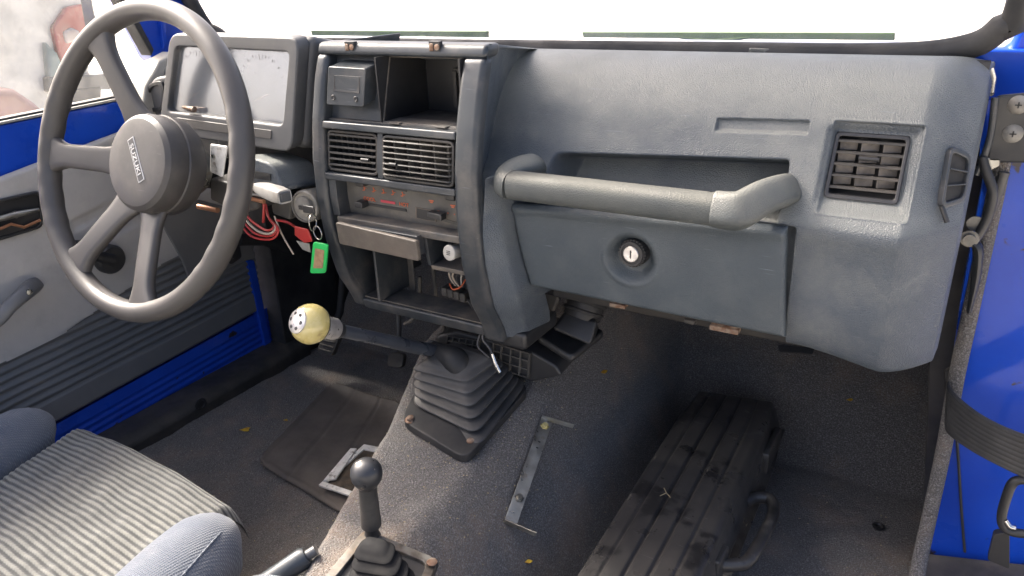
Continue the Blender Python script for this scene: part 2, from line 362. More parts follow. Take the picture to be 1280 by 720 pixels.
# ================================================================== SETTING
tag(box('ground', -150, 150, -150, 150, -.62, -.55, M['ground'], None, 0), kind='structure')

# carpeted floor with transmission tunnel and toe board: one moulded carpet
def floor_z(X, Y):
    zt = .195+.26*np.maximum(0, Y+.05)*(1-.3*sstep(.2,.5,Y)) - .03*sstep(-.3, -.7, Y)
    cx = .035; eL = -.03-.38*(np.clip(Y,-.5,.12)+.04); lft = sstep(eL-.085, eL+.012, X); rgt = 1-sstep(.09, .262, X-cx)
    tun = zt*lft*rgt
    toe = np.maximum(0, (Y-.40))*1.25
    z = np.log(np.exp(tun*40)+np.exp(toe*40)-1)/40
    z = z + .0045*vnoise(X, Y, 9, 3) + .0022*vnoise(X, Y, 40, 9) + .0010*vnoise(X, Y, 120, 31)
    z = z + .10*sstep(.655, .70, X)*0
    return z
xs = np.linspace(-.60, .665, 360); ys = np.linspace(-1.3, .72, 560)
X, Y = np.meshgrid(xs, ys, indexing='ij')
carpet = grid('carpet', np.stack([X, Y, floor_z(X, Y)], -1), 360, 560, M['carpet'])
tag(carpet, kind='structure')
def fz(x, y): return float(floor_z(np.array([[x]]), np.array([[y]]))[0, 0])
def on_floor(px, py, off=0.0):
    z = .1
    for _ in range(60):
        p = W(px, py, z=z); z = .6*z+.4*(fz(p.x, p.y)+off)
    return W(px, py, z=z)

# ================================================================== CAR BODY
body = root('off_road_car', (0, .72, 0), 'bright blue off-road car body shell around the cabin, with windscreen frame and door pillars', 'car body')
box('floor_pan', -.66, .72, -1.35, .74, -.06, -.02, M['void'], body, 0)
box('firewall', -.66, .70, .72, .75, -.06, .60, M['void'], body, 0)
box('cowl', -.66, .66, .26, .75, .60, .63, M['void'], body, 0)
box('hood', -.62, .64, .42, 1.6, .555, .57, M['blue'], body, .004)
# inner sill and side kick on the driver's side
prism('inner_sill', [(-.66,-1.3,-.03), (-.585,-1.3,-.03), (-.585,-1.3,.005), (-.605,-1.3,.018), (-.66,-1.3,.018)], (0, 1.62, .022), M['black_dusty'], body, .006, 3)
box('kick_panel', -.66, -.625, .30, .72, -.02, .60, M['rubber'], body, .004)
box('door_jamb', -.68, -.612, .272, .45, -.06, .62, M['rubber'], body, .004)
for px, py in ((228, 543), (250, 505)):
    p = W(px, py, x=-.5865); lathe('sill_grommet', p, (1,0,0), [(.012,0),(.013,.003),(.009,.004),(.008,.001),(0,.001)], M['black'], body, 20)
# left A pillar (blue)
prism('windscreen_pillar', [W(143,-20,x=-.60), W(252,-20,x=-.60), W(246,46,x=-.60), W(206,84,x=-.60), W(192,76,x=-.60)], (-.07, 0.02, 0), M['blue'], body, .006, 3)
prism('pillar_seal', [W(140,-20,x=-.595), W(150,-20,x=-.595), W(193,62,x=-.595), W(190,70,x=-.595)], (-.03,0,0), M['rubber'], body, .002)
prism('pillar_lip', [W(196,-20,x=-.592), W(204,-20,x=-.592), W(210,52,x=-.592), W(205,62,x=-.592)], (-.02,0,0), M['blue'], body, .002)

# ================================================================== WINDSCREEN
def wpt(px, py, y): return W(px, py, y=y)
ws = root('windscreen', (0, .21, .70), 'blown-out bright windscreen with a thick black rubber seal along the top of the dashboard', 'windscreen')
by, bz = .205, .700; ty, tz = .02, 1.18   # glass leans rearwards to the top
e_ = .06
def wsp(x, t): return Vector((x, by+(ty-by)*t, bz+(tz-bz)*t))
outl = [wsp(x, t) for x, t in [(-.58,.12),(-.545,.03),(-.50,0),(.52,0),(.585,.018),(.612,.06),(.625,.15),(.625,1),(-.58,1)]]
prism('glass', outl, (0,.004,.0015), M['screen_glass'], ws, 0)
seal_path = [wsp(x, t)+Vector((0,-.006,-.006)) for x, t in [(-.59,1),(-.59,.15),(-.56,.02),(-.50,-.012),(-.2,-.015),(.1,-.015),(.35,-.014),(.52,-.012),(.592,.006),(.622,.05),(.636,.15),(.64,1)]]
tube('rubber_seal', seal_path, .013, M['rubber'], ws, n=12, smooth_path=5)
prism('lower_frame', [(-.66,.232,.64),(.665,.232,.64),(.665,.222,.694),(-.66,.222,.694)], (0,.03,0), M['blue'], body, .004)
# cream paint line where the seal meets the glass
# right pillar/cowl corner in blue
def y_on(px,py,y): return W(px,py,y=y)
prism('windscreen_pillar', [W(1222,78,y=.235), W(1262,60,y=.235), W(1278,20,y=.235), W(1283,-40,y=.235), W(1420,-40,y=.235), W(1420,215,y=.235), W(1225,215,y=.235)], (0,.05,0), M['blue'], body, .008, 3)

for (a, b, top, bot) in (((388,41),(608,44),0,0), ((727,43),(1118,46),0,0)):
    long_ = b[0] > 900
    w = root('windscreen_wiper', W((a[0]+b[0])/2, 48, y=.25), 'long dark green wiper blade parked along the passenger half of the windscreen' if long_ else 'short dark green wiper blade parked behind the centre console, outside the windscreen', 'wiper', 'windscreen wipers outside the glass')
    pa, pb = W(a[0], a[1], y=.245), W(b[0], b[1], y=.245)
    d = (pb-pa)
    prism('blade', [W(a[0],a[1]-3,y=.243), W(b[0],b[1]-5,y=.243), W(b[0],b[1]+4.5,y=.243), W(a[0]+2,a[1]+4,y=.243)], (0,.008,0), M['wiper'], w, .001)
    mid = .45 if long_ else .55
    arm = [pa.lerp(pb, mid-.12)+Vector((0,-.001,-.001)), pa.lerp(pb, mid-.03)+Vector((0,0,-.005)), pa.lerp(pb, mid+.03)+Vector((0,0,-.006)), pa.lerp(pb, mid+.14)+Vector((0,-.001,-.002))]
    tube('arm', arm, [.0012,.0028,.003,.0015], M['wiper'], w, n=8, smooth_path=4)

# ================================================================== DASHBOARD
dash = root('dashboard', (.38, .15, .40), 'slate blue-grey moulded dashboard pad across the passenger side', 'dashboard')
prof = [(.175,.690),(.15,.693),(.115,.688),(.085,.672),(.060,.645),(.043,.612),(.029,.582),(.018,.566),(.009,.556),(.0035,.547),(.003,.538),(.005,.528),(.007,.51),(.008,.48),(.009,.45),(.013,.428),(.022,.412),(.04,.405)]
pr = np.array([(p.x, p.y) for p in catmull([(a, b, 0) for a, b in prof], 10)])
seglen = np.r_[0, np.cumsum(np.hypot(*np.diff(pr, axis=0).T))]
NS = 340; sgrid = np.linspace(0, seglen[-1], NS)
py_ = np.interp(sgrid, seglen, pr[:,0]); pz_ = np.interp(sgrid, seglen, pr[:,1])
def pady(z): 
    o = np.argsort(pr[:,1]); return float(np.interp(z, pr[o,1], pr[o,0]))
def on_pad(px, py):
    y = .04
    for _ in range(40): y = .5*y+.5*pady(W(px, py, y=y).z)
    return W(px, py, y=y)
NX = 480; xg = np.linspace(.149, .6245, NX)
Xp = np.repeat(xg[:,None], NS, 1); Yp = np.repeat(py_[None], NX, 0).copy(); Zp = np.repeat(pz_[None], NX, 0).copy()
CZ = [.34,.355,.37,.407,.465,.522,.575,.622,.67,.711,.73]; CY = [-.012,-.014,-.019,-.040,-.054,-.059,-.057,-.049,-.036,-.020,-.015]
def conY(z): return np.interp(z, CZ, CY)
# cheek: side wall tapering back from the centre console to the pad
NCK = 40; xbk = .149-.036*sstep(.50,.565,Zp); ti = np.clip(np.arange(NX)/NCK, 0, 1)[:,None]; tj = np.clip((np.arange(NX)-NCK)/(NX-1-NCK), 0, 1)[:,None]
Xp = .149+(xbk-.149)*ti+(.6245-xbk)*tj
wch = .010+.018*sstep(.60,.70,Zp)+.03*(1-sstep(.43,.55,Zp))
tch = np.clip(1-(Xp-.149)/wch,0,1); tch = np.where(tch<.12, tch*tch/.24, tch-.06)/.94*(1-sstep(.50,.565,Zp))
Yc = conY(Zp)+.012
soft = 0*Xp   # the pad swells gently towards the console
Yp = Yp*(1-tch)+Yc*tch; Yp[:NCK] = (Yc*(1-ti)+Yp[NCK][None]*ti)[:NCK]
# shelf recess behind the grab handle
xL = .215-.25*(.60-Zp); rtl, rtr = on_pad(692,196), on_pad(986,206); rtop = np.interp(Xp, [rtl.x, rtr.x], [rtl.z, rtr.z]); print('recess top', rtl, rtr)
rec = sstep(-.012,.012,Xp-xL)*(1-sstep(rtr.x-.003,rtr.x+.001,Xp))*sstep(.538,.543,Zp)*(1-sstep(-.011,.006,Zp-rtop))
Yp += rec*(.062-Yp*.25)
# glovebox opening
gx0 = .157+.2*(.55-Zp); glo = sstep(-.002,.002,Xp-gx0)*(1-sstep(.481,.485,Xp))*(1-sstep(.540,.546,Zp))
Yp += glo*.03
# blank name plate rectangle
q = [on_pad(*p) for p in ((897,148),(1011,151),(1009,168),(894,164))]
zt_ = np.interp(Xp, [q[0].x, q[1].x], [q[0].z, q[1].z]); zb_ = np.interp(Xp, [q[3].x, q[2].x], [q[3].z, q[2].z])
pl = sstep(q[3].x-.0007,q[3].x+.0012,Xp)*(1-sstep(q[2].x-.0012,q[2].x+.0007,Xp))*(1-sstep(-.0014,.0006,Zp-zt_))*sstep(-.0006,.0014,Zp-zb_)
Yp += pl*.0045
# vent surround: shallow tray then hole
vo = [on_pad(*p) for p in ((1020,152),(1150,158),(1133,272),(1020,264))]
vi = [on_pad(*p) for p in ((1039,168),(1134,171),(1125,259),(1031,251))]
vx0, vx1, vz0, vz1 = vo[3].x+.001, vo[2].x, vo[3].z, vo[1].z
print('vent outer', vx0, vx1, vz0, vz1)
ix0, ix1, iz0, iz1 = (vi[0].x+vi[3].x)/2, (vi[1].x+vi[2].x)/2, (vi[2].z+vi[3].z)/2, (vi[0].z+vi[1].z)/2
print('vent inner', ix0, ix1, iz0, iz1)
rim = rectmask(Xp, Zp, vx0-.002, vx1+.002, vz0-.002, vz1+.002, .003)-rectmask(Xp, Zp, vx0, vx1, vz0, vz1, .003)
Yp -= rim*.0016
Yp += rectmask(Xp, Zp, vx0, vx1, vz0, vz1, .004)*.0055
Yp += rectmask(Xp, Zp, ix0-.005, ix1+.005, iz0-.005, iz1+.005, .008)*.006
# rounded passenger end
ed = np.clip((Xp-.574)/(.6245-.574), 0, 1); Yp += .062*ed**1.4+.03*sstep(.94,1,ed)
Zp -= .012*ed**2*sstep(.60,.69,Zp)
Zp -= .016*sstep(.49,.61,Xp)*(1-sstep(.405,.47,Zp))
# groove between right block and glovebox, subtle horizontal crease, soft dents
Yp += .0012*vnoise(Xp, Zp, 14, 5)*(1-rec)
Zp += .021*(1-ti)*sstep(.60,.688,Zp)
Xp2 = Xp.copy()
keep = ~((Xp > ix0)&(Xp < ix1)&(Zp > iz0)&(Zp < iz1))
kf = keep[:-1,:-1]|keep[1:,1:]
gl_bot = (Zp < .50)&(Xp > gx0+.01)&(Xp < .475)
pad = grid('pad', np.stack([Xp2, Yp, Zp], -1), NX, NS, M['vinyl'], dash, mask=kf)
# end cap of the pad going forward, and pad lower lip
endcol = np.stack([Xp2[-1], Yp[-1], Zp[-1]], -1)
E2 = np.stack([endcol, endcol+np.array([.001,.10,0])*1.0], 0); E2[1,:,1] = np.maximum(E2[1,:,1], .12)
grid('pad_end', E2, 2, NS, M['vinyl'], dash)
tag(tube('windscreen_ledge', [(.12,.178,.680),(.40,.178,.682),(.62,.178,.680)], .0075, M['rubber'], dash, n=8))
box('inner_frame', .17, .57, .12, .16, .43, .66, M['void'], dash, 0)
box('underside', .16, .56, .03, .20, .418, .424, M['void'], dash, 0)
# metal tab on pad top
prism('clip', [on_pad(930,68)+Vector((0,.02,.004)), on_pad(955,69)+Vector((0,.02,.004)), on_pad(952,71)+Vector((0,.01,.004)), on_pad(932,71)+Vector((0,.01,.004))], (0,0,.001), M['chrome'], dash, 0)
tube('end_clip', [W(1240,88,y=.13), W(1243,100,y=.12), W(1240,118,y=.11)], .0025, M['steel'], dash, n=8, squash=(.6,1.4))

def slat_vent(parent, x0, x1, z0, z1, yf, nh, nv, mfr, msl, depth=.02, fr=.004, tilt=.3, taper=None, yoff=0):
    """frame, horizontal slats, vertical vanes behind and a dark back, on a (nearly) vertical face"""
    Yf = yf if callable(yf) else (lambda z: yf)
    o_ = [(x0,z0),(x1,z0),(x1,z1),(x0,z1)]; i_ = [(x0+fr,z0+fr),(x1-fr,z0+fr),(x1-fr,z1-fr),(x0+fr,z1-fr)]
    P = lambda a: Vector((a[0], Yf(a[1])+yoff, a[1]))
    f = ring('vent_frame', rrect(*[P(a) for a in o_], r=.1, n=3), rrect(*[P(a) for a in i_], r=.08, n=3), (0, depth, 0), mfr, parent, .0008)
    for k in range(nh):
        z = z0+fr+(z1-z0-2*fr)*(k+.5+.0)/nh if nh > 1 else (z0+z1)/2
        z += 0
        obox('slat', (( x0+x1)/2, Yf(z)+yoff+.006, z), ((x1-x0)/2-fr*.8,0,0), (0,.0052,-.0052*tilt), (0,.0003,.0010), msl, parent, .0004, 2)
    for k in range(nv):
        x = x0+fr+(x1-x0-2*fr)*(k+.5)/nv
        zc = (z0+z1)/2
        obox('vane', (x, Yf(zc)+yoff+.0215, zc), (.0009,0,0), (0.002,.009,0), (0,(Yf(z1)-Yf(z0))/2,(z1-z0)/2-fr), msl, parent, 0)
    zc = (z0+z1)/2
    obox('duct_back', ((x0+x1)/2, Yf(zc)+yoff+.045, zc), ((x1-x0)/2+.002,0,0), (0,.002,0), (0,0,(z1-z0)/2+.002), M['void'], parent, 0)
    return f

# ---- right square vent (a part of the dashboard, its slats are sub-parts)
vy = lambda z: pady(z)+.009
vf = None
fr = .0035
P = lambda x, z, o=0: Vector((x, vy(z)+o, z))
vf = ring('vent_frame', rrect(P(ix0,iz0),P(ix1,iz0),P(ix1,iz1),P(ix0,iz1),r=.07,n=3), rrect(P(ix0+fr,iz0+fr),P(ix1-fr,iz0+fr),P(ix1-fr,iz1-fr),P(ix0+fr,iz1-fr),r=.05,n=3), (0,.03,0), M['black'], dash, .0008)
for k in range(5):
    z = iz0+fr+(iz1-iz0-2*fr)*(k+.5)/5+.001
    obox('slat', ((ix0+ix1)/2, vy(z)+.002, z), ((ix1-ix0)/2-fr*.8,0,0), (0,.0022,.0002), (0,.0003,.0010), M['black_dusty'], vf, .0004)
for k in range(3):
    x = ix0+fr+(ix1-ix0-2*fr)*(k+.5)/3
    for r_ in range(4):
        z = iz0+fr+(iz1-iz0-2*fr)*(r_+1)/5+.001
        obox('vane', (x-.001, vy(z)+.0105, z), (.0078,.0030,0), (-.0004,.0008,0), (0,0,.0052), M['vane_dust'], vf, .002, 2)
tube('vent_tab', [P((ix0+ix1)/2-.008, (iz0+iz1)/2+.008, -.003), P((ix0+ix1)/2+.01, (iz0+iz1)/2+.008, -.003)], .0022, M['black'], vf, n=8)
box('duct_back', ix0-.002, ix1+.002, pady(iz0)+.05, pady(iz0)+.053, iz0-.01, iz1+.006, M['void'], dash, 0)
for x in (ix0-.003, ix1+.001): prism('duct_side', [(x,pady(iz0)+.016,iz0-.004),(x,pady(iz0)+.06,iz0-.004),(x,pady(iz0)+.06,iz1+.004),(x,pady(iz1)+.016,iz1+.004)], (.002,0,0), M['void'], dash, 0)

# ---- side vent on the rounded end
def on_end(px, py, off=-.0085):
    y = .06
    for _ in range(80):
        p = W(px, py, y=y); e_2 = min(1.0, max(0, (p.x-.574)/(.6245-.574))); y = .7*y+.3*(pady(p.z)+.062*e_2**1.4+off)
    return W(px, py, y=y)
sv = [on_end(1190,181), on_end(1216,194), on_end(1207,252), on_end(1177,262)]; print('sv', sv)
cen = sum(sv, Vector())/4; nrm = (sv[1]-sv[0]).cross(sv[3]-sv[0]).normalized()
if nrm.dot(Vector(CP)-cen) < 0: nrm = -nrm
cen = cen
inn = [cen+(p-cen)*.80 for p in sv]
svf = ring('side_vent_frame', rrect(*sv, r=.3, n=4), rrect(*inn, r=.25, n=4), -nrm*.022, M['console'], dash, .001)
for t in (.33, .66):
    a = inn[0].lerp(inn[3], t); b = inn[1].lerp(inn[2], t)
    obox('slat', (a+b)/2-nrm*.0008, (b-a)*.5, (inn[3]-inn[0])*.014, -nrm*.001, M['console'], svf, .0003)
prism('vent_shade', [cen+(p-cen)*1.1-nrm*.003 for p in inn], -nrm*.002, M['void'], svf, 0)  # dark sheet on the pad, painted for the shade inside the vent
tube('side_vent_tail', [on_end(1177,258), on_end(1184,278)], .0025, M['black'], dash, n=8)

# ---- glovebox door
gl = [W(637,254,y=-.006), W(984,284,y=-.006), W(981,424,y=-.002), W(662,358,y=-.002)]
NXg, NZg = 200, 110
U, V_ = np.meshgrid(np.linspace(0,1,NXg), np.linspace(0,1,NZg), indexing='ij')
A = [np.array(p) for p in gl]
Gd = (A[0]*(1-U[...,None])+A[1]*U[...,None])*(1-V_[...,None])+(A[3]*(1-U[...,None])+A[2]*U[...,None])*V_[...,None]
gxx, gzz = Gd[...,0].copy(), Gd[...,2].copy()
Gd[...,1] += -.004*np.sin(np.pi*V_)+.0006*vnoise(gxx,gzz,20,8)
edge = np.minimum(np.minimum(U*.32, (1-U)*.32), np.minimum(V_*.12,(1-V_)*.12)); Gd[...,1] += .006*(1-np.sqrt(np.clip(1-(1-np.clip(edge/.006,0,1))**2,0,1)))
# folded top lip
Gd[...,1] += -.003*np.exp(-((V_-.06)/.05)**2)
lk = W(790,318,y=-.008)
rr_ = np.hypot(gxx-(lk.x-.001), (gzz-(lk.z-.006))*1.02)
Gd[...,1] += .013*(1-sstep(.016,.031,rr_)) - .0010*np.exp(-((rr_-.0325)/.003)**2)
gdoor = grid('glovebox_door', Gd, NXg, NZg, M['door_plastic'], dash)
gdoor['label'] = 'plain slate glovebox door with a round key lock'
s_ = gdoor.modifiers.new('s', 'SOLIDIFY'); s_.thickness = .006; s_.offset = 1
kc = Vector((lk.x, .006, lk.z))
ax_ = Vector((-.03,-1,.05))
lathe('glovebox_lock', kc, ax_, [(.0165,-.004),(.0165,.004),(.0155,.007),(.0145,.014),(.0135,.0165),(.0115,.0165),(.011,.0155)], M['black'], gdoor, 40)
lathe('lock_face', kc, ax_, [(.0088,.010),(.0088,.0165),(.0082,.0172),(0,.0172)], M['cap'], gdoor, 32)
a, b, w = frame_of(ax_)
obox('key_slot', kc+w*.0174, a*.0007, b*.0045, w*.0004, M['black'], gdoor, 0)
for k in range(26):
    t = 2*math.pi*k/26
    d = a*math.cos(t)+b*math.sin(t); obox('knurl', kc+d*.0152+w*.0105, d*.0007, w.cross(d)*.0009, w*.0035, M['black'], gdoor, 0)

for (a, b, w_, h_, mm) in ((905,412,.016,.003,'rust'),(862,402,.006,.0025,'black_dusty'),(772,382,.010,.0025,'rust')):
    p = W(a, b, y=.02); box('lower_tab', p.x-w_, p.x+w_, .018, .030, p.z-h_, p.z+h_, M[mm], dash, .001)
box('lower_rail', .19, .57, .045, .060, .398, .420, M['void'], dash, .003)
# ---- grab handle (its own thing: bolted bar)
gh = root('grab_handle', (.30, .03, .56), 'pale grained horizontal grab handle bar above the glovebox', 'grab handle')
hm = mat('handle_vinyl', (.062,.070,.072), .55, col2=(.078,.086,.084), vs=10, bump=.45, bs=420, bt='grain', bd=.0005, dust=(.12,.12,.105), ds=12, dlo=.45, dhi=.8, damt=.35, lit_dust=(.155,.15,.12), samt=.5, spec=.35)
hm2 = mat('handle_end_vinyl', (.068,.077,.078), .52, col2=(.082,.09,.088), vs=12, bump=.4, bs=450, bt='grain', bd=.0005, dust=(.17,.165,.14), ds=14, damt=.35, lit_dust=(.19,.187,.155), samt=.6)
ra, rb = W(640,231,y=-.036), W(897,262,y=-.036)
tube('bar', [ra, ra.lerp(rb,.3), ra.lerp(rb,.7), rb], .0162, hm, gh, n=28, squash=(1.0,.98), pw=2.5)
tube('end_bracket', [ra.lerp(rb,.0), ra+Vector((-.006,.002,.001)), ra+Vector((-.010,.010,.004)), ra+Vector((-.006,.022,.010)), ra+Vector((.006,.036,.013)), W(668,214,y=.02), W(672,214,y=.06)], [.0165,.0165,.016,.015,.014,.013,.013], hm2, gh, n=24, smooth_path=5, pw=2.5)
tube('end_bracket', [ra.lerp(rb,.992), rb, rb.lerp(W(925,265,y=-.038),.7), W(927,262,y=-.034), W(950,249,y=-.016), W(975,240,y=.010), W(982,240,y=.05)], [.0160,.0176,.0180,.0182,.0170,.016,.0155], hm2, gh, n=24, smooth_path=5, pw=3.4)

# ================================================================== CENTRE CONSOLE
con = root('centre_console', (.02, .05, .35), 'dark dusty centre console frame with air vents, heater panel and an empty radio bay', 'console')
def cprof(x0, x1, z0, z1, d0, d1, mat_, name, parent=con, bevel=.002, n=None, shift=None):
    """bar that follows the bulging console face: from d0 (front, negative = proud) to d1 behind it"""
    n = n or max(2, int((z1-z0)/.012)+1); V = []; Fc = []
    for i in range(n):
        z = z0+(z1-z0)*i/(n-1); y = float(conY(z)); s0 = shift(z) if shift else (0, 0)
        V += [(x0+s0[0], y+d0, z), (x1+s0[1], y+d0, z), (x1+s0[1], y+d1, z), (x0+s0[0], y+d1, z)]
    for i in range(n-1):
        a = i*4
        for k in range(4): Fc.append((a+k, a+(k+1)%4, a+4+(k+1)%4, a+4+k))
    Fc += [(0,1,2,3), tuple(range((n-1)*4, n*4))]
    return link(name, mesh(V, Fc), mat_, parent, bevel, 3)
XL, XR = -.104, .150
cprof(XL, -.083, .352, .700, 0, .075, M['console'], 'side_rail', bevel=.007)
cprof(.1185, XR, .345, .700, 0, .020, M['console'], 'side_rail', bevel=.007)
cprof(XL+.0003, XR-.0003, .6985, .7135, .0003, .030, M['console'], 'top_rail', bevel=.006)
prism('top_cover', [(XL+.002,.006,.700),(XL+.002,.004,.7105),(XL+.002,.17,.688),(XL+.002,.17,.66)], (.215,0,0), M['vinyl'], con, .003)
cprof(-.086, .121, .349, .366, .003, .055, M['console'], 'bottom_rail', bevel=.004)
cprof(-.086, .121, .3662, .3685, .008, .052, M['console_dusty'], 'bottom_ledge', bevel=.0005)
cprof(-.084, .1195, .6125, .6215, .001, .05, M['console'], 'shelf_rail', bevel=.002)
cprof(-.084, .1195, .6216, .623, .012, .05, M['console_dusty'], 'shelf_dust_ledge', bevel=0)
cprof(-.084, .1195, .5485, .5575, .002, .05, M['console'], 'cross_rail', bevel=.002)
cprof(-.075, .1195, .4895, .4995, .004, .05, M['console_dusty'], 'cross_rail', bevel=.002)
cprof(.064, .1195, .4440, .4505, .010, .05, M['console_dusty'], 'cross_rail', bevel=.001)
cprof(.062, .067, .4505, .4895, .008, .05, M['console'], 'divider', bevel=.0008)
cprof(.002, .0105, .5575, .6125, .006, .05, M['console'], 'divider', bevel=.0008)
cprof(-.084, -.0825, .37, .6125, .012, .08, M['console'], 'side_lining', bevel=0)
cprof(.119, .1205, .37, .6125, .012, .04, M['console'], 'side_lining', bevel=0)
# outer skirt on the driver's side and the passenger-side cheek
cprof(-.1025, -.099, .36, .712, .02, .16, M['console'], 'skirt', bevel=.001)
# cheek: blue-grey block under the pad on the passenger side of the frame
n = 26; V=[];Fc=[]
for i in range(n):
    z = .352+(.57-.352)*i/(n-1); y = float(conY(z)); xr = np.interp(z, [.352,.40,.43,.50,.57], [.172,.178,.182,.168,.160])
    sk = .012*max(0,min(1,(z-.50)/.06)); V += [(.1495,y+.008+sk*.9,z),(xr-.004,y+.022+sk,z),(xr,y+.03+sk,z),(xr+.004,y+.08,z),(.1495,y+.08,z)]
for i in range(n-1):
    for k in range(5): Fc.append((i*5+k, i*5+(k+1)%5, i*5+5+(k+1)%5, i*5+5+k))
Fc += [tuple(range(5)), tuple(range((n-1)*5, n*5))]
link('cheek', mesh(V,Fc), M['vinyl'], con, .002)
# top bay: panel with clock, deep radio slot
cprof(-.084, .0005, .6232, .6985, .018, .02, M['console'], 'blank_panel', bevel=.0)
box('bay_wall', .0005, .0025, -.035, .06, .6232, .6985, M['black'], con, 0)
bayp = [(.002,-.035),(.117,-.035),(.117,-.005),(.092,.060),(.002,.060)]
prism('bay_wall', [(.1165,-.030,.6232),(.1165,-.005,.6232),(.092,.060,.6232),(.092,.060,.6985),(.1165,-.005,.6985),(.1165,-.030,.6985)][:3]+[(.0945,.060,.6232),(.119,-.005,.6232),(.119,-.030,.6232)], (0,0,.0753), M['black'], con, 0)
prism('bay_floor', [(x,y,.6205) for x, y in bayp], (0,0,.0022), M['black_dusty'], con, 0)
prism('bay_ceiling', [(x,max(y,-.018),.6986) for x, y in bayp], (0,0,.0014), M['black'], con, 0)
box('bay_back', .003, .094, .0602, .062, .622, .698, M['black'], con, 0)
box('bay_bracket', .05, .056, .05, .0599, .63, .675, M['black_dusty'], con, .001)
box('bay_bracket', .05, .085, .052, .0598, .672, .678, M['black_dusty'], con, .001)
bf0 = [Vector((x, conY(z)+.016, z)) for x, z in ((.0005,.6225),(.118,.6225),(.118,.698),(.0005,.698))]
bf1 = [Vector((x, conY(z)+.016, z)) for x, z in ((.0028,.6240),(.1165,.6240),(.1165,.6962),(.0028,.6962))]
ring('bay_rim', bf0, bf1, (0,.003,0), M['console_dusty'], con, .0005)
for x in (.018, .086): box('bay_clip', x, x+.015, -.040, -.028, .6228, .6245, M['console_dusty'], con, .0005)
# top rail clips
for px in (437, 543):
    p = W(px, 59, y=-.022)
    o1 = box('clip_slot', p.x-.0075, p.x+.0075, -.0225, -.016, p.z-.005, p.z+.0065, M['black'], con, .0005)
    box('clip', p.x-.0065, p.x-.001, -.0238, -.018, p.z-.004, p.z+.004, M['rust'], o1, .001)
    lathe('clip_screw', (p.x+.004, -.0225, p.z), (0,-1,.2), [(.0035,0),(.0035,.001),(.0015,.0016),(0,.0016)], M['rust'], o1, 12)
# clock
ck = root('dashboard_clock', (-.05,-.03,.63), 'small square dark digital clock with blank display and two buttons, beside the empty radio bay', 'clock')
c0 = [W(410,83,y=-.040), W(457,86,y=-.040), W(454,134,y=-.046), W(408,131,y=-.046)]
prism('clock_body', rrect(*c0, r=.06, n=2), (0,.035,.006), M['console'], ck, .0012)
lc = [W(418,94,y=-.0415), W(450,96,y=-.0415), W(449,117,y=-.0445), W(416,114,y=-.0445)]
li = [W(423,97,y=-.0405), W(446,98.5,y=-.0405), W(445,114,y=-.0435), W(421,112,y=-.0435)]
ring('display_bezel', lc, li, (0,.002,0), M['black'], ck, .0004)
prism('display', [p+Vector((0,.0005,0)) for p in li], (0,.001,0), M['lcd'], ck, 0)
for p in ((417,122),(445,124)):
    c_ = W(*p, y=-.0445); bt_ = lathe('button', c_, (0,-1,.15), [(.0034,-.002),(.0034,.0012),(.0028,.0016),(.0018,.001),(0,.001)], M['black'], ck, 16)
# vents
v1 = root  # (vents are parts of the console: frame > slats)
def cvent(x0, x1, z0, z1, nh, nv, bulge):
    yo = lambda z: float(conY(z))+.007-bulge
    Pq = lambda x, z, o=0: Vector((x, yo(z)+o, z)); f_ = .0032
    f = ring('vent_frame', rrect(Pq(x0,z0),Pq(x1,z0),Pq(x1,z1),Pq(x0,z1),r=.16,n=4), rrect(Pq(x0+f_,z0+f_),Pq(x1-f_,z0+f_),Pq(x1-f_,z1-f_),Pq(x0+f_,z1-f_),r=.12,n=4), (0,.03,0), M['black_dusty'], con, .0009)
    for k in range(nh):
        z = z0+f_+(z1-z0-2*f_)*(k+.5)/nh
        if bulge:
            pts = [Pq(x0+f_*.7,z,.004), Pq(x0+f_*1.6,z,-.0015), Pq(x1-f_*1.6,z,-.0015), Pq(x1-f_*.7,z,.004)]
            tube('slat', pts, .0012, M['black_dusty'], f, n=8, squash=(1.6,1))
        else: obox('slat', ((x0+x1)/2, yo(z)+.006, z), ((x1-x0)/2-f_*.8,0,0), (0,.0056,-.0014), (0,.0005,.0013), M['black_dusty'], f, .0005)
    for k in range(nv):
        x = x0+f_+(x1-x0-2*f_)*(k+.5)/nv; zc = (z0+z1)/2
        obox('vane', (x, yo(zc)+.02, zc), (.0011,.0002,0), (.003,.0065,0), (0,0,(z1-z0)/2-f_), M['black_dusty'], f, .0004)
    box('duct_back', x0, x1, yo(z0)+.035, yo(z0)+.038, z0, z1, M['void'], f, 0)
    zc = (z0+z1)/2-.006
    tube('vent_tab', [Pq(x1-.022 if not bulge else x0+.016, zc, -.0035), Pq(x1-.010 if not bulge else x0+.026, zc, -.0035)], .0022, M['black'], f, n=8)
    return f
cvent(-.0815, .0015, .5595, .6105, 6, 8, 0)
cvent(.0115, .1175, .5585, .6110, 7, 5, .004)
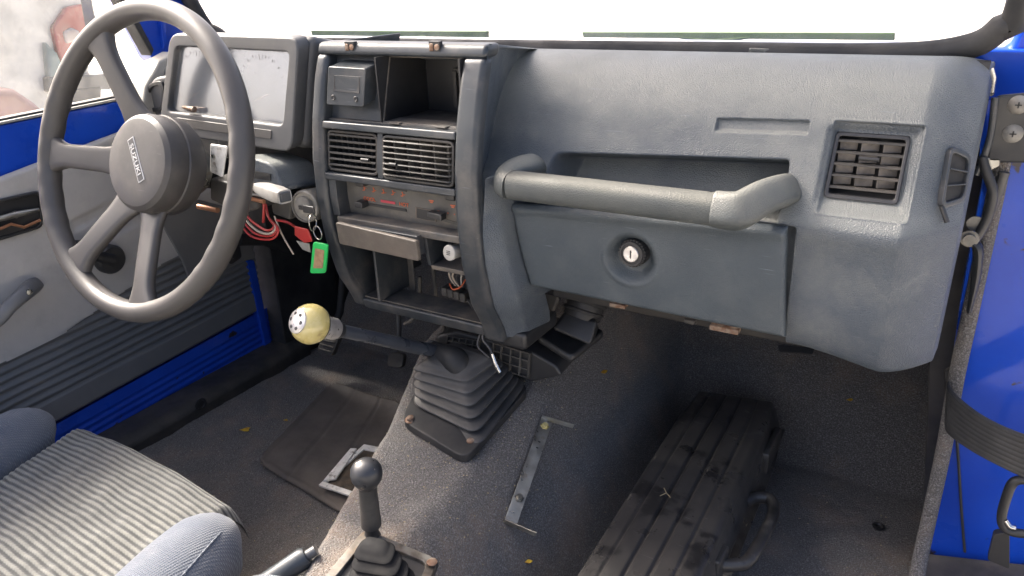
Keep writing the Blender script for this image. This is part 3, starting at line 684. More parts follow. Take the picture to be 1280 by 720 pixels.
# heater control panel
hp = con
hy = lambda z: float(conY(z))+.026
hpan = cprof(-.072, .119, .4995, .5485, .026, .029, M['heater'], 'heater_panel', bevel=0)
cprof(-.082, -.070, .4995, .5485, .006, .03, M['console'], 'heater_side', bevel=.001)
def hpt(px, py, off=.0): 
    y = -.03
    for _ in range(30): y = .5*y+.5*(hy(W(px,py,y=y).z)+off)
    return W(px, py, y=y)
for a, b in (((453,226),(508,238)), ((453,254),(508,263)), ((532,239),(566,246)), ((536,270),(574,280))):
    p0, p1 = hpt(*a, -.0005), hpt(*b, -.0005)
    obox('slider_slot', (p0+p1)/2, (p1-p0)/2, (0,.0008,0), (0,0,.0016), M['black'], hpan, 0)
for px, py in ((453,228),(452,255),(566,245)):
    p = hpt(px, py, -.006)
    obox('slider_knob', p, (.0065,0,0), (0,.007,0), (0,0,.0042), M['black'], hpan, .0015)
p = hpt(546, 269, -.009); obox('slider_knob', p, (.012,-.002,0), (0,.006,0), (0,0,.004), M['black'], hpan, .0015)
sqa = [hpt(519,259,-.001), hpt(546,264,-.001), hpt(545,278,-.001), hpt(519,273,-.001)]
ring('switch_rim', sqa, [sum(sqa,Vector())/4+(p-sum(sqa,Vector())/4)*.86 for p in sqa], (0,.001,0), M['ashtray'], hpan, 0)
prism('switch', [sum(sqa,Vector())/4+(p-sum(sqa,Vector())/4)*.84 for p in sqa], (0,.001,0), M['black'], hpan, 0)
rt = (hpt(520,248)-hpt(455,237)).normalized()
text('lettering', 'COOL', hpt(462,249,-.0006), rt, (0,0,1), .0068, M['orange'], hpan, sx=1.05)
text('lettering', 'HOT', hpt(505,256,-.0006), rt, (0,0,1), .0068, M['orange'], hpan, sx=1.05)
p0, p1 = hpt(476,251,-.0006), hpt(494,254,-.0006); obox('temperature_line', (p0+p1)/2, (p1-p0)/2, (0,.0002,0), (0,0,.0016), M['pink'], hpan, 0)
# airflow pictograms: small seated-figure marks with arrows
for i, px in enumerate((455, 467, 479, 491, 503)):
    c_ = hpt(px, 236+(px-455)*.15, -.0006)
    for dx, dz, rx, rz in ((0,.0026,.0009,.0009), (.0006,-.0002,.0007,.0018), (-.0012,-.0020,.0016,.0006), (.0030,.0012-.0012*(i%3),.0014,.0004)):
        obox('pictogram', c_+Vector((dx,0,dz)), (rx,0,0), (0,.0002,0), (0,0,rz), M['orange'], hpan, 0)
for px, py in ((539,251),(566,257)):
    c_ = hpt(px, py, -.0006); obox('pictogram', c_, (.0035,0,0), (0,.0002,0), (0,0,.0007), M['orange'], hpan, 0); obox('pictogram', c_+Vector((0,0,-.002)), (.002,0,0), (0,.0002,0), (0,0,.0007), M['orange'], hpan, 0)
for px in (548, 560, 568): obox('fan_mark', hpt(px, 264+(px-548)*.2, -.0006), (.0016 if px == 548 else .0007,0,0), (0,.0002,0), (0,0,.0007), M['orange'], hpan, 0)
# ashtray
ash = root('ashtray', (0,-.06,.46), 'brown-grey ashtray drawer pulled slightly open below the heater controls', 'ashtray')
a4 = [W(419,278,y=-.070), W(520,302,y=-.070), W(523,327,y=-.066), W(424,305,y=-.066)]
prism('drawer_front', rrect(*a4, r=.08, n=2), (0,.007,0), M['ashtray'], ash, .0015)
box('drawer_box', a4[0].x+.006, a4[1].x-.006, -.060, .01, a4[2].z+.004, a4[0].z-.004, M['console'], ash, .001)
# lighter
lg = root('cigarette_lighter', (.092,-.04,.47), 'round grey cigarette lighter knob in its slot right of the ashtray', 'lighter')
cl_ = W(562,316,y=-.052)
lathe('lighter_knob', cl_, (-.12,-1,.12), [(.0085,-.016),(.0085,-.004),(.0095,-.003),(.0098,.0008),(.009,.0018),(0,.0022)], M['pale_plastic'], lg, 28)
lathe('lighter_socket', cl_+Vector((.002,.02,0)), (-.1,-1,.1), [(.013,-.03),(.013,.004),(.0115,.005),(.0115,-.02),(0,-.02)], M['black'], lg, 24)
for dz in (-.0016,.0006,.0028): obox('knob_mark', cl_+Vector((-.0003,-.0026,dz)), (.0026,0,0), (0,.0003,0), (0,0,.0004), M['black'], lg, 0)
# inside the lower opening: inner wall, loom, ducts
box('inner_bracket', -.050, -.046, -.02, .05, .37, .445, M['console'], con, .001)
box('inner_bracket', -.046, -.036, .045, .048, .36, .445, M['console_dusty'], con, .001)
box('inner_duct', .035, .12, .09, .14, .36, .41, M['black'], con, .004)
lm = root('console_wiring_loom', (.06,.02,.39), 'tangled wires and a black connector hanging inside the open bottom of the console', 'wiring')
for k in range(6):
    x = .048+.0045*k; c2_ = M[['white_wire','black','ashtray','white_wire','black','pale_plastic'][k]]
    tube('wire', [(x,.03,.45),(x+.003*math.sin(k*2),.022,.43),(x-.004+.004*math.cos(k),.018,.412),(.056+.002*k,.02,.398)], .0011, c2_, lm, n=6, smooth_path=4)
tube('wire', [(.05,.015,.402),(.06,.008,.398),(.07,.012,.402),(.073,.02,.41)], .0011, M['orange'], lm, n=6, smooth_path=4)
tube('tape_wrap', [(.046,.035,.45),(.047,.03,.43),(.050,.028,.415)], .006, M['rubber'], lm, n=10, smooth_path=3)
for i, dx in enumerate((-.012,-.002,.008,.018)): box('connector', .05+dx, .059+dx, .010, .028, .384-.001*i, .396-.001*i, M['black_dusty'], lm, .0015)
tube('wire', [(.07,.02,.39),(.09,.01,.375),(.1,.02,.36)], .001, M['black'], lm, n=6, smooth_path=4)
tube('wire', [(-.02,.06,.45),(-.02,.07,.40),(-.025,.08,.33),(-.03,.1,.28),(-.05,.1,.24)], .003, M['heater'], lm, n=8, smooth_path=4)
tube('wire', [(-.07,.1,.36),(-.075,.1,.32),(-.085,.1,.29),(-.11,.1,.27)], .003, M['heater'], lm, n=8, smooth_path=4)

# ================================================================== INSTRUMENT CLUSTER
cl = root('instrument_cluster', (-.27,.03,.57), 'grey box-shaped instrument cluster with two blank pale dials behind the steering wheel', 'instrument cluster')
YF = -.045
fo = [W(212,42,y=YF+.015), W(373,47,y=YF+.015), W(364,191,y=YF-.012), W(198,166,y=YF-.012)]
fi = [W(219,58,y=YF+.012), W(361,65,y=YF+.012), W(353,157,y=YF-.006), W(209,139,y=YF-.006)]
ring('bezel', rrect(*fo, r=.12, n=5), rrect(*fi, r=.10, n=5), (0,.022,.002), M['cluster'], cl, .003, 3)
fb = [p+Vector((.004 if i in (1,2) else -.0, .02, .002)) for i, p in enumerate(fo)]
prism('housing', [fb[0], fb[1], fb[2], fb[3]], (0,.10,-.022), M['cluster'], cl, .012, 4)
fd = [p+Vector((0,.0195,.001)) for p in fi]
prism('dial_plate', fd, (0,.0015,0), M['dial'], cl, 0)
# strip of blank tell-tale labels under the dials
st = [W(221,147,y=YF-.0085), W(339,163,y=YF-.0085), W(338,174,y=YF-.011), W(220,158,y=YF-.011)]
prism('label_strip', st, (0,.002,0), M['hub'], cl, .0006)
# two round gauges
for c_, r_, ang in (((252,105),.052,2.5), ((330,112),.052,2.6)):
    c3 = W(*c_, y=YF+.0150)
    lathe('gauge_ring', c3+Vector((0,.003,0)), (0,-1,.25), [(r_,0),(r_,.0012),(r_-.003,.0012),(r_-.003,0)], M['dial'], cl, 48)
for (c_, r_) in (((252,105),.047), ((330,112),.047)):
    c3 = W(*c_, y=YF+.0150)
    for k in range(17):
        t = math.radians(-40+k*16.25); d = Vector((-math.cos(t), 0, math.sin(t)))
        p0 = c3+Vector((0,.0008,0))+d*(r_-(.009 if k%4 == 0 else .005)); p1 = c3+Vector((0,.0008,0))+d*(r_-.0015)
        if abs(p0.x-c3.x) < .04 and p1.z < W(240,62,y=YF+.015).z: tube('scale_mark', [p0,p1], .0005, M['heater'], cl, n=4)
for a, b in (((237,122),(252,113)), ((318,126),(335,118))):
    p0, p1 = W(*a, y=YF+.010), W(*b, y=YF+.010)
    tube('needle', [p0, p1], [.0012,.0006], M['needle'], cl, n=6)
def gauge_cover():
    m = glass_mat('hazy_gauge_cover', .25, ds=6); N = m.node_tree.nodes; L = m.node_tree.links
    out = [n for n in N if n.type == 'OUTPUT_MATERIAL'][0]; src = out.inputs[0].links[0].from_socket
    g = N.new('ShaderNodeBsdfGlossy'); g.inputs['Roughness'].default_value = .12; d = N.new('ShaderNodeBsdfDiffuse'); d.inputs[0].default_value = (.45,.49,.55,1)
    a = N.new('ShaderNodeMixShader'); a.inputs[0].default_value = .15; L.new(src, a.inputs[1]); L.new(d.outputs[0], a.inputs[2])
    b = N.new('ShaderNodeMixShader'); b.inputs[0].default_value = .22; L.new(a.outputs[0], b.inputs[1]); L.new(g.outputs[0], b.inputs[2])
    L.new(b.outputs[0], out.inputs[0]); return m
prism('cover_glass', [p+Vector((0,.008,.0)) for p in fi], (0,.0012,0), gauge_cover(), cl, 0)
kb = W(232,135,y=YF-.002); tube('trip_reset_knob', [kb+Vector((0,.012,0)), kb+Vector((0,0,0))], .0022, M['black'], cl, n=10)
tube('trip_reset_cap', [W(229,134,y=YF-.006), W(243,137,y=YF-.006)], [.0022,.0042], M['rust'], cl, n=12)

# driver-side part of the dash: crossing pad, left vent
dd = root('driver_dash_panel', (-.5,.05,.5), 'dark dashboard end panel with a small round-edged vent left of the instrument cluster', 'dashboard panel')
prism('panel', rrect(W(186,98,y=.03), W(230,90,y=.03), W(232,150,y=.03), W(184,145,y=.03), r=.3, n=5), (0,.12,0), M['cluster'], dd, .006, 3)
vo_ = [W(184,104,y=.026), W(204,100,y=.026), W(204,140,y=.026), W(181,140,y=.026)]
cc = sum(vo_, Vector())/4
ring('vent_frame', rrect(*vo_, r=.4, n=5), rrect(*[cc+(p-cc)*.72 for p in vo_], r=.4, n=5), (0,.01,0), M['black'], dd, .001)
prism('upper_pad', [(-.60,.06,.66),(-.60,.20,.69),(-.60,.20,.60),(-.60,.06,.60)], (.52,0,0), M['vinyl'], dd, .01, 4)
prism('pillar_foot', [W(176,150,x=-.54), W(182,108,x=-.54), W(200,76,x=-.54), W(222,64,x=-.54), W(222,150,x=-.54)], (-.04,0,0), mat('cream_pillar_foot', (.42,.40,.35), .6, vs=20), dd, .004)
box('under_panel', -.60, -.105, .10, .20, .55, .62, M['void'], dd, .004)
tube('cross_beam', [(-.62,.16,.545),(.0,.16,.54),(.6,.17,.50)], .018, M['void'], body, n=12)

# ================================================================== STEERING WHEEL
wc = W(171,203,x=-.30); wn_ = Vector((.02,-.945,.33)).normalized()
sw = root('steering_wheel', wc, 'brown-grey four-spoke steering wheel turned sideways, large round horn pad at its centre', 'steering wheel')
wa, wb, ww = frame_of(wn_, (0,0,1))   # wa right-ish, wb up
def onwheel(px, py, h=0): return WP(px, py, wc+ww*h, ww)
Rw = .1935
c_pts = []; 
NW = 180; V = []; Fc = []; nsec = 18
for i in range(NW):
    t = 2*math.pi*i/NW; d = wa*math.cos(t)+wb*math.sin(t)
    wav = .0005*math.cos(i*2*math.pi/5) if (150 < math.degrees(t) < 215 or (math.degrees(t) > 318) or math.degrees(t)<25) else 0   # finger grips on the back
    for k in range(nsec):
        a = 2*math.pi*k/nsec; rr = .0138+ (wav*1.0 if math.cos(a) < .3 else 0)
        V.append(wc+d*(Rw+rr*math.cos(a))+ww*(rr*1.12*math.sin(a)))
for i in range(NW):
    for k in range(nsec):
        Fc.append((i*nsec+k, i*nsec+(k+1)%nsec, ((i+1)%NW)*nsec+(k+1)%nsec, ((i+1)%NW)*nsec+k))
link('rim', mesh(V, Fc), M['wheel'], sw, angle=None)
# spokes: from hub to where they meet the rim in the photograph
for (px, py, w0, w1, hub_ang) in ((132,72,.0165,.0135,None), (66,193,.0165,.0145,None), (97,330,.017,.014,None), (178,372,.0165,.0135,None)):
    e = onwheel(px, py); d = (e-wc).normalized(); e = wc+d*(Rw-.004); s = ww.cross(d).normalized()
    n = 16; V = []; Fc = []
    for i in range(n+1):
        t = i/n; r0 = .040; p = wc+d*(r0+(Rw-.004-r0)*t)+ww*(-.028*(1-t)**1.3)
        hw = (w0*(1-t)+w1*t)*1.1
        hw += .016*max(0,(t-.72)/.28)**2.2+.020*max(0,(.38-t)/.38)**2
        th = .0060*(1-t)+.0085*t
        for k in range(14):
            a = 2*math.pi*k/14; ca, sa = math.cos(a), math.sin(a)
            ca = math.copysign(abs(ca)**.45, ca); sa = math.copysign(abs(sa)**.5, sa)
            V.append(p+s*hw*ca+ww*th*sa)
    for i in range(n):
        for k in range(14): Fc.append((i*14+k, i*14+(k+1)%14, (i+1)*14+(k+1)%14, (i+1)*14+k))
    link('spoke', mesh(V, Fc), M['wheel'], sw, angle=None)
hubo = lathe('horn_pad', wc+wa*.009-ww*.006, ww, [(.048,-.048),(.060,-.046),(.0645,-.038),(.0660,-.022),(.0655,-.018),(.0640,-.0165),(.0645,-.014),(.0640,0),(.0615,.008),(.0560,.0128),(.050,.0140),(.03,.0150),(0,.0155)], M['hub'], sw, 64, angle=25)
# badge with lettering reading downwards
bt = onwheel(157.5,172,.0155); bb = onwheel(171.5,226,.0155); bd_ = (bb-bt); bl = bd_.length; bu = bd_.normalized(); br_ = ww.cross(bu).normalized()
bc = (bt+bb)/2
bc = bc + ww*(.0092-(bc-wc).dot(ww))
obox('badge', bc, bu*bl/2, br_*.0062, ww*.0008, M['letter'], hubo, .0006)
obox('badge_field', bc+ww*.0006, bu*(bl/2-.0012), br_*.0050, ww*.0005, M['badge'], hubo, .0003)
text('lettering', 'SUZUKI', bc+ww*.0014, bu, ww.cross(bu), .0098, M['letter'], hubo, spacing=1.02, sx=1.28)
# ================================================================== STEERING COLUMN
scn = root('steering_column', wc+ww*-.12, 'bare steering column behind the wheel with half a grey shroud, stalk and ignition barrel', 'steering column')
tube('column_tube', [wc-ww*.06, wc-ww*.30, wc-ww*.55], [.022,.026,.026], M['void'], scn, n=16)
lathe('column_collar', wc-ww*.06, -ww, [(.034,0),(.036,.004),(.034,.03),(.026,.034)], M['steel'], scn, 24)
prism('column_bracket', [W(262,180,y=-.10), W(283,183,y=-.10), W(277,222,y=-.10), W(262,215,y=-.10)], (0,.004,0), M['cream'] if 0 else M['white_paint'], scn, .002)
lathe('bolt', W(267,195,y=-.102), (0,-1,0), [(.003,0),(.003,.002),(0,.002)], M['steel'], scn, 6)
prism('shroud', rrect(W(300,192,y=-.085), W(340,205,y=-.08), W(356,240,y=-.08), W(308,232,y=-.085), r=.3, n=5), (.0,.07,-.01), M['vinyl'], scn, .006, 3)
prism('shroud_slot', [W(318,214,y=-.0865), W(338,218,y=-.0825), W(338,226,y=-.0825), W(318,223,y=-.0865)], (0,.002,0), M['black'], scn, 0)
prism('switch_body', [W(262,222,y=-.09), W(318,238,y=-.09), W(322,262,y=-.09), W(300,268,y=-.09), W(262,250,y=-.09)], (0,.06,0), M['black_dusty'], scn, .004)
for (a, b, r, mm) in (((303,232),(322,236),.004,'rust'), ((303,246),(330,252),.003,'copper'), ((300,240),(326,244),.0025,'steel'), ((248,258),(272,263),.004,'copper')):
    tube('contact_bar', [W(*a,y=-.092), W(*b,y=-.092)], r, M[mm], scn, n=8)
s0, s1 = W(322,234,y=-.11), W(356,246,y=-.125)
tube('stalk', [W(300,228,y=-.09), s0], [.003,.004], M['steel'], scn, n=8)
tube('stalk_handle', [s0, s0.lerp(s1,.3), s0.lerp(s1,.75), s1], [.0065,.0095,.0105,.0095], M['pale_plastic'], scn, n=16, pw=4, squash=(1,.9))
dv = (s1-s0).normalized(); obox('stalk_cap', s1+dv*.001, dv*.002, dv.cross(Vector((0,0,1))).normalized()*.0068, dv.cross(dv.cross(Vector((0,0,1)))).normalized()*.0058, M['console'], scn, .001)
ic = W(381,258,y=-.06)
lathe('ignition_barrel', ic, (.12,-1,.12), [(.020,-.07),(.022,-.004),(.0215,.001),(.019,.002),(.0185,0),(.0135,0),(.013,.004),(.011,.005),(0,.005)], M['aged'], scn, 36)
obox('key_slot', ic+Vector((0,-.0065,0)), (.004,0,0), (0,.001,0), (0,0,.0025), M['black'], scn, 0)
prism('bracket_arm', [W(336,240,y=-.05), W(364,246,y=-.05), W(362,276,y=-.05), W(340,268,y=-.05)], (0,.04,0), M['heater'], scn, .004)
# dark clutter under the dash
ud = root('under_dash_structure', (-.25,.1,.5), 'dark grimy metal brackets and ducting under the driver side of the dashboard', 'dash bracket')
for (x0,x1,y0,y1,z0,z1,mm) in ((-.17,-.106,.02,.09,.52,.60,'black_dusty'),(-.40,-.17,.03,.08,.53,.575,'black_dusty'),(-.34,-.24,.06,.16,.46,.53,'void'),(-.20,-.12,.04,.12,.44,.52,'void')):
    box('bracket', x0,x1,y0,y1,z0,z1,M[mm],ud,.008)
tube('hose', [(-.40,.10,.52),(-.28,.06,.50),(-.18,.05,.535),(-.11,.06,.56)], .012, M['rubber'], ud, n=12, smooth_path=5)
# red wires loop
wr = root('red_wires', W(320,275,y=-.08), 'loop of red and pale wires hanging beside the steering column', 'wires')
for k, (off, mm) in enumerate(((0,'red'),(3,'white_wire'),(7,'red'),(-4,'red'))):
    tube('wire', [W(300+off*.6,252,y=-.085), W(302+off,272-off*.3,y=-.09), W(318+off,291-off,y=-.092), W(338-off*.3,295-off,y=-.09), W(346-off*.5,285-off*.4,y=-.085), W(336,272,y=-.08), W(330+off*.3,255,y=-.075)], .0016, M[mm], wr, n=7, smooth_path=6)
tube('wire', [W(330,250,y=-.08), W(330,262,y=-.082), W(329,278,y=-.082)], .002, M['red'], wr, n=7, smooth_path=4)
tube('cable_tie', [W(343,270,y=-.08), W(352,292,y=-.08), W(367,318,y=-.08)], .0012, M['white_wire'], wr, n=6, smooth_path=4)
tube('wire', [W(345,275,y=-.08), W(360,278,y=-.07), W(372,286,y=-.06)], .0018, M['red'], wr, n=7, smooth_path=4)
# keys and green tag
kr = root('key_ring', ic+Vector((.01,-.02,-.04)), 'bunch of keys in the ignition with a bright green paper-labelled tag', 'keys')
obox('key_head', W(386,262,y=-.075), (.010,0,0), (0,.0015,0), (0,0,.005), M['black'], kr, .001)
def circ(c, r, ax, n=20):
    a, b, w = frame_of(ax); return [Vector(c)+a*math.cos(2*math.pi*k/n)*r+b*math.sin(2*math.pi*k/n)*r for k in range(n)]
tube('ring', circ(W(391,278,y=-.082), .011, (1,.4,0)), .0008, M['steel'], kr, n=6, closed=True)
tube('ring', circ(W(397,291,y=-.082), .009, (.2,1,0)), .0008, M['steel'], kr, n=6, closed=True)
prism('red_tag', [W(368,283,y=-.082), W(384,287,y=-.082), W(390,302,y=-.08), W(380,304,y=-.08), W(368,294,y=-.08)], (0,.003,0), M['red'], kr, .001)
prism('key_blade', [W(370,301,y=-.078), W(386,305,y=-.078), W(388,316,y=-.078), W(378,312,y=-.078)], (0,.002,0), M['steel'], kr, .0004)
g4 = [W(391,302,y=-.084), W(409,306,y=-.084), W(406,342,y=-.080), W(387,342,y=-.080)]
gt = prism('green_tag', rrect(*g4, r=.2, n=4), (0,.004,0), M['green'], kr, .0012)
gc = sum(g4, Vector())/4; prism('tag_label', [gc+(p-gc)*.62+Vector((.001,-.0007,0)) for p in g4], (0,.0006,0), M['paper'], gt, 0)

# ================================================================== DRIVER'S DOOR
dr = root('driver_door', (-.66,.26,0), 'open blue driver door with grey inner trim, ribbed lower panel and dusty window', 'car door')
DX = -.66
def D(px, py, off=0.0): return W(px, py, x=DX+off)
zsl = lambda y, z0: z0+.085*(y+.17)
# blue upper band (extends beyond the frame)
def band(name, z0a, z0b, z1a, z1b, ya, yb, off, th, mat_, parent=dr, bevel=.003):
    """quad on the door: at y=ya z from z0a..z1a, at yb z0b..z1b"""
    return prism(name, [(DX+off,ya,z0a),(DX+off,yb,z0b),(DX+off,yb,z1b),(DX+off,ya,z1a)], (-th,0,0), mat_, parent, bevel, 3)
band('painted_frame', .470,.590-.06,.573,.612, -.75,.262, 0, .05, M['blue'])
band('window_seal', .574,.613,.582,.621, -.75,.262, -.004, .02, M['rubber'], bevel=.002)
band('window_ledge', .5745,.6135,.5785,.6175, -.75,.262, .004, .008, M['pale_plastic'], bevel=.001)
band('side_window', .575,.615,1.10,1.10, -.75,.16, -.018, .004, M['side_glass'], bevel=0)
band('inner_skin', -.01,.0,.53,.56, -.75,.262, -.006, .04, M['blue_matt'], bevel=.002)
# trim panel as a grid in (y,z)
ya, yb = -.75, .262
Yg, Tg = np.meshgrid(np.linspace(ya, yb, 240), np.linspace(0, 1, 150), indexing='ij')
topz = .520+.16*(Yg+.17)*.9; topz = .523+.155*(Yg+.173); botz = .095+.06*(Yg+.2)
Zg = botz+(topz-botz)*Tg
ribtop = .238-.02*(Yg+.25)*0 + .0*Yg
ribtop = np.interp(Yg, [-.75,-.25,-.17,-.10,.05,.262],[.245,.235,.240,.258,.30,.33])
Xg = np.full_like(Yg, DX+.012)
lower = 1-sstep(-.003,.003,Zg-ribtop)
tb = (Zg-botz-.040)/.0150
ribs = .5+.5*np.cos(2*np.pi*tb)
Xg += lower*(-.006+.005*sstep(.15,.6,ribs)*(tb>0)+.005*(tb<=0))
# two pressed grooves in the upper panel
for c0, wd in ((.425,.010),(.385,.010)):
    zc = c0+.17*(Yg+.05); Xg -= .004*np.exp(-((Zg-zc)/wd)**4)*sstep(-.10,-.085,Yg)*(1-sstep(.20,.22,Yg))
Xg += .0015*vnoise(Yg, Zg, 8, 4)
edge = np.minimum(Tg*.42,(1-Tg)*.42); Xg -= .006*(1-np.clip(edge/.006,0,1))**2
up = grid('upper_trim', np.stack([Xg,Yg,Zg],-1), 240, 150, M['grey_trim'], dr, mask=(~(lower[:-1,:-1]>.5)))
lw = grid('ribbed_trim', np.stack([Xg,Yg,Zg],-1), 240, 150, M['dark_trim'], dr, mask=((lower[:-1,:-1]>.5)))
prism('front_trim', [D(196,268,.016), D(250,250,.016), D(296,262,.016), D(320,322,.016), D(238,352,.016), D(228,325,.016)], (-.006,0,0), M['dark_trim'], dr, .002)
# blue ribbed steel below the trim
Yg, Tg = np.meshgrid(np.linspace(ya, .272, 120), np.linspace(0, 1, 90), indexing='ij')
Zg = -.012+.05*(Yg+.1)+(.108+.01*(Yg+.2))*Tg
Xg = DX+.004+.0018*(.5+.5*np.cos(2*np.pi*np.clip((Tg-.30)*8,0,4)))
grid('ribbed_steel_bottom', np.stack([Xg,Yg,Zg],-1), 120, 90, M['blue'], dr)
prism('front_edge', [W(308,325,x=DX+.012), W(318,325,x=DX+.012), W(341,436,x=DX+.012), W(333,440,x=DX+.012)], (-.05,0,0), M['blue'], dr, .002)
# inner handle recess
hr = [D(-60,262,.0145), D(50,238,.0145), D(52,284,.0145), D(-60,318,.0145)]
hrc = prism('handle_recess', rrect(*hr, r=.15, n=4), (-.01,0,0), M['black'], dr, .002)
hc = sum(hr, Vector())/4
ring('recess_rim', rrect(*hr, r=.15, n=4), rrect(*[hc+Vector(((p-hc).x,(p-hc).y*.95,(p-hc).z*.86)) for p in hr], r=.15, n=4), (.005,0,0), M['black'], dr, .001)
tube('inner_handle', [D(-10,276,.024), D(20,268,.028), D(48,262,.022)], [.004,.005,.003], M['steel'], hrc, n=10)
tube('latch_rod', [D(0,286,.024), D(14,280,.024), D(30,284,.022), D(50,275,.02)], .0025, M['copper'], hrc, n=8)
lathe('screw', D(19,268,.020), (1,0,0), [(.006,0),(.006,.002),(0,.003)], M['steel'], hrc, 12)
# pull handle
tube('pull_handle', [D(-40,425,.02), D(-5,402,.045), D(12,383,.05), D(30,367,.045), D(38,360,.028), D(44,356,.012)], [.011,.010,.011,.012,.013,.011], M['dark_trim'], dr, n=16, smooth_path=5, pw=3)
lathe('screw', D(37,365,.058), (1,0,.1), [(.0045,-.004),(.0045,.001),(0,.002)], M['steel'], dr, 12)
# window crank
k1, k2 = D(102,315,.05), D(142,325,.03)
lathe('crank_knob', k1, (1,0,0), [(.012,-.025),(.017,-.020),(.019,-.01),(.0185,.004),(.016,.009),(0,.01)], M['black'], dr, 28)
lathe('crank_boss', k2, (1,0,0), [(.026,-.02),(.026,-.006),(.022,0),(0,.002)], M['black'], dr, 28)
tube('crank_arm', [k1+Vector((-.022,0,0)), k2+Vector((-.004,0,0))], [.008,.012], M['black'], dr, n=12, squash=(1,1))
# hinge plate near the front edge
hb = root('door_check_bracket', W(292,312,x=-.62), 'black door check bracket with two bolts at the front edge of the open driver door', 'bracket')
prism('bracket_plate', rrect(W(279,300,x=-.60), W(297,292,x=-.60), W(303,322,x=-.60), W(288,332,x=-.60), r=.2, n=3), (-.006,0,0), M['black'], hb, .0015)
for p in ((290,307),(292,320)): lathe('bolt', W(*p, x=-.5995), (1,0,0), [(.0055,0),(.005,.003),(0,.004)], M['black'], hb, 12)
tube('check_arm', [W(300,300,x=-.60), W(330,300,x=-.60), W(360,310,x=-.60)], .012, M['black'], hb, n=12, squash=(.5,1))
# door mirror outside
mi = root('door_mirror', (-.80,.12,.66), 'dark door mirror seen edge-on outside the driver window', 'mirror')
prism('mirror_housing', rrect(W(98,-14,x=-.80), W(112,-10,x=-.80), W(122,42,x=-.80), W(110,52,x=-.80), r=.25, n=4), (-.03,.02,0), M['black'], mi, .004)
prism('mirror_back', rrect(W(110,20,x=-.82), W(128,22,x=-.82), W(128,40,x=-.82), W(118,52,x=-.82), r=.25, n=4), (-.02,.02,0), M['cluster'], mi, .004)

# ================================================================== OUTSIDE: parked car by the driver's window
pc = root('parked_car', (-3.6,.6,-.55), 'pale parked car with a red and clear tail lamp, seen through the driver window', 'parked car')
XX = -3.4
bodyp = [W(-260,150,x=XX), W(-250,60,x=XX), W(-120,20,x=XX), W(-60,-30,x=XX), W(118,-30,x=XX), W(112,60,x=XX), W(118,110,x=XX), W(110,165,x=XX)]
prism('car_shell', bodyp, (-1.5,0.2,0), M['car_paint'], pc, .05, 4)
def tl(pts, th, m_, nm, off=.0): return prism(nm, [W(a, b, x=XX+off) for a, b in pts], (-th,0,0), m_, pc, .012, 3)
tl([(66,34),(84,8),(104,4),(114,50),(112,84),(82,86),(72,64)], .06, M['red_lens'], 'tail_lamp', .03)
tl([(80,40),(90,34),(101,39),(100,51),(84,55)], .05, M['lens_white'], 'reversing_lamp', .045)
tl([(60,96),(140,92),(140,112),(62,116)], .1, M['cluster'], 'bumper', .05)
tl([(84,112),(128,108),(126,150),(90,152)], .1, M['black'], 'rear_tyre', .06)
tl([(58,52),(72,66),(84,96),(62,98)], .1, mat('teal_grey_panel', (.12,.17,.18), .5), 'side_panel', .04)
pc2 = root('brick_red_car', (-6,.0,-.55), 'low red parked car in the bright glare behind the driver window', 'parked car')
prism('car_shell', [W(-80,175,x=-3.0), W(-60,122,x=-3.0), W(-20,110,x=-3.0), W(20,112,x=-3.0), W(55,135,x=-3.0), W(60,165,x=-3.0)], (-.6,.1,0), mat('faded_red_paint', (.22,.10,.085), .4, vs=1, coat=.3), pc2, .04, 3)

# ================================================================== FOOTWELL THINGS
def drape(name, quad, nu, nv, off, mat_, parent=None, thick=.004, z=None, mask=None):
    U, V_ = np.meshgrid(np.linspace(0,1,nu), np.linspace(0,1,nv), indexing='ij'); A = [np.array(p) for p in quad]
    G = (A[0]*(1-U[...,None])+A[1]*U[...,None])*(1-V_[...,None])+(A[3]*(1-U[...,None])+A[2]*U[...,None])*V_[...,None]
    G[...,2] = floor_z(G[...,0], G[...,1])+off
    return G, U, V_
# driver mat
mq = [W(414,474,z=.012), W(512,512,z=.012), W(445,650,z=.012), W(318,574,z=.012)]
G, U, V_ = drape('mat', mq, 60, 60, .006, None)
G[...,2] = .008+.004*vnoise(G[...,0],G[...,1],12,2)+.012*np.exp(-(V_/.08)**2)*(U)
G[...,2] = np.maximum(G[...,2], floor_z(G[...,0],G[...,1])+.004)
cr = np.minimum(np.minimum(U,1-U),np.minimum(V_,1-V_))
G[...,2] += .003*(sstep(.0,.02,cr)-sstep(.03,.05,cr))
for c in (.33,.66): G[...,2] += -.0025*np.exp(-((U-c)/.012)**2)
du, dv2 = np.minimum(U,1-U), np.minimum(V_,1-V_); rc = .14
cornr = (du < rc)&(dv2 < rc)&((rc-du)**2+(rc-dv2)**2 > rc*rc)
fm = grid('floor_mat', G, 60, 60, M['mat'], None, mask=~cornr[:-1,:-1]); fm.modifiers.new('s','SOLIDIFY').thickness = -.004
tag(fm, 'worn brown-black rubber mat lying in the driver footwell', 'floor mat')
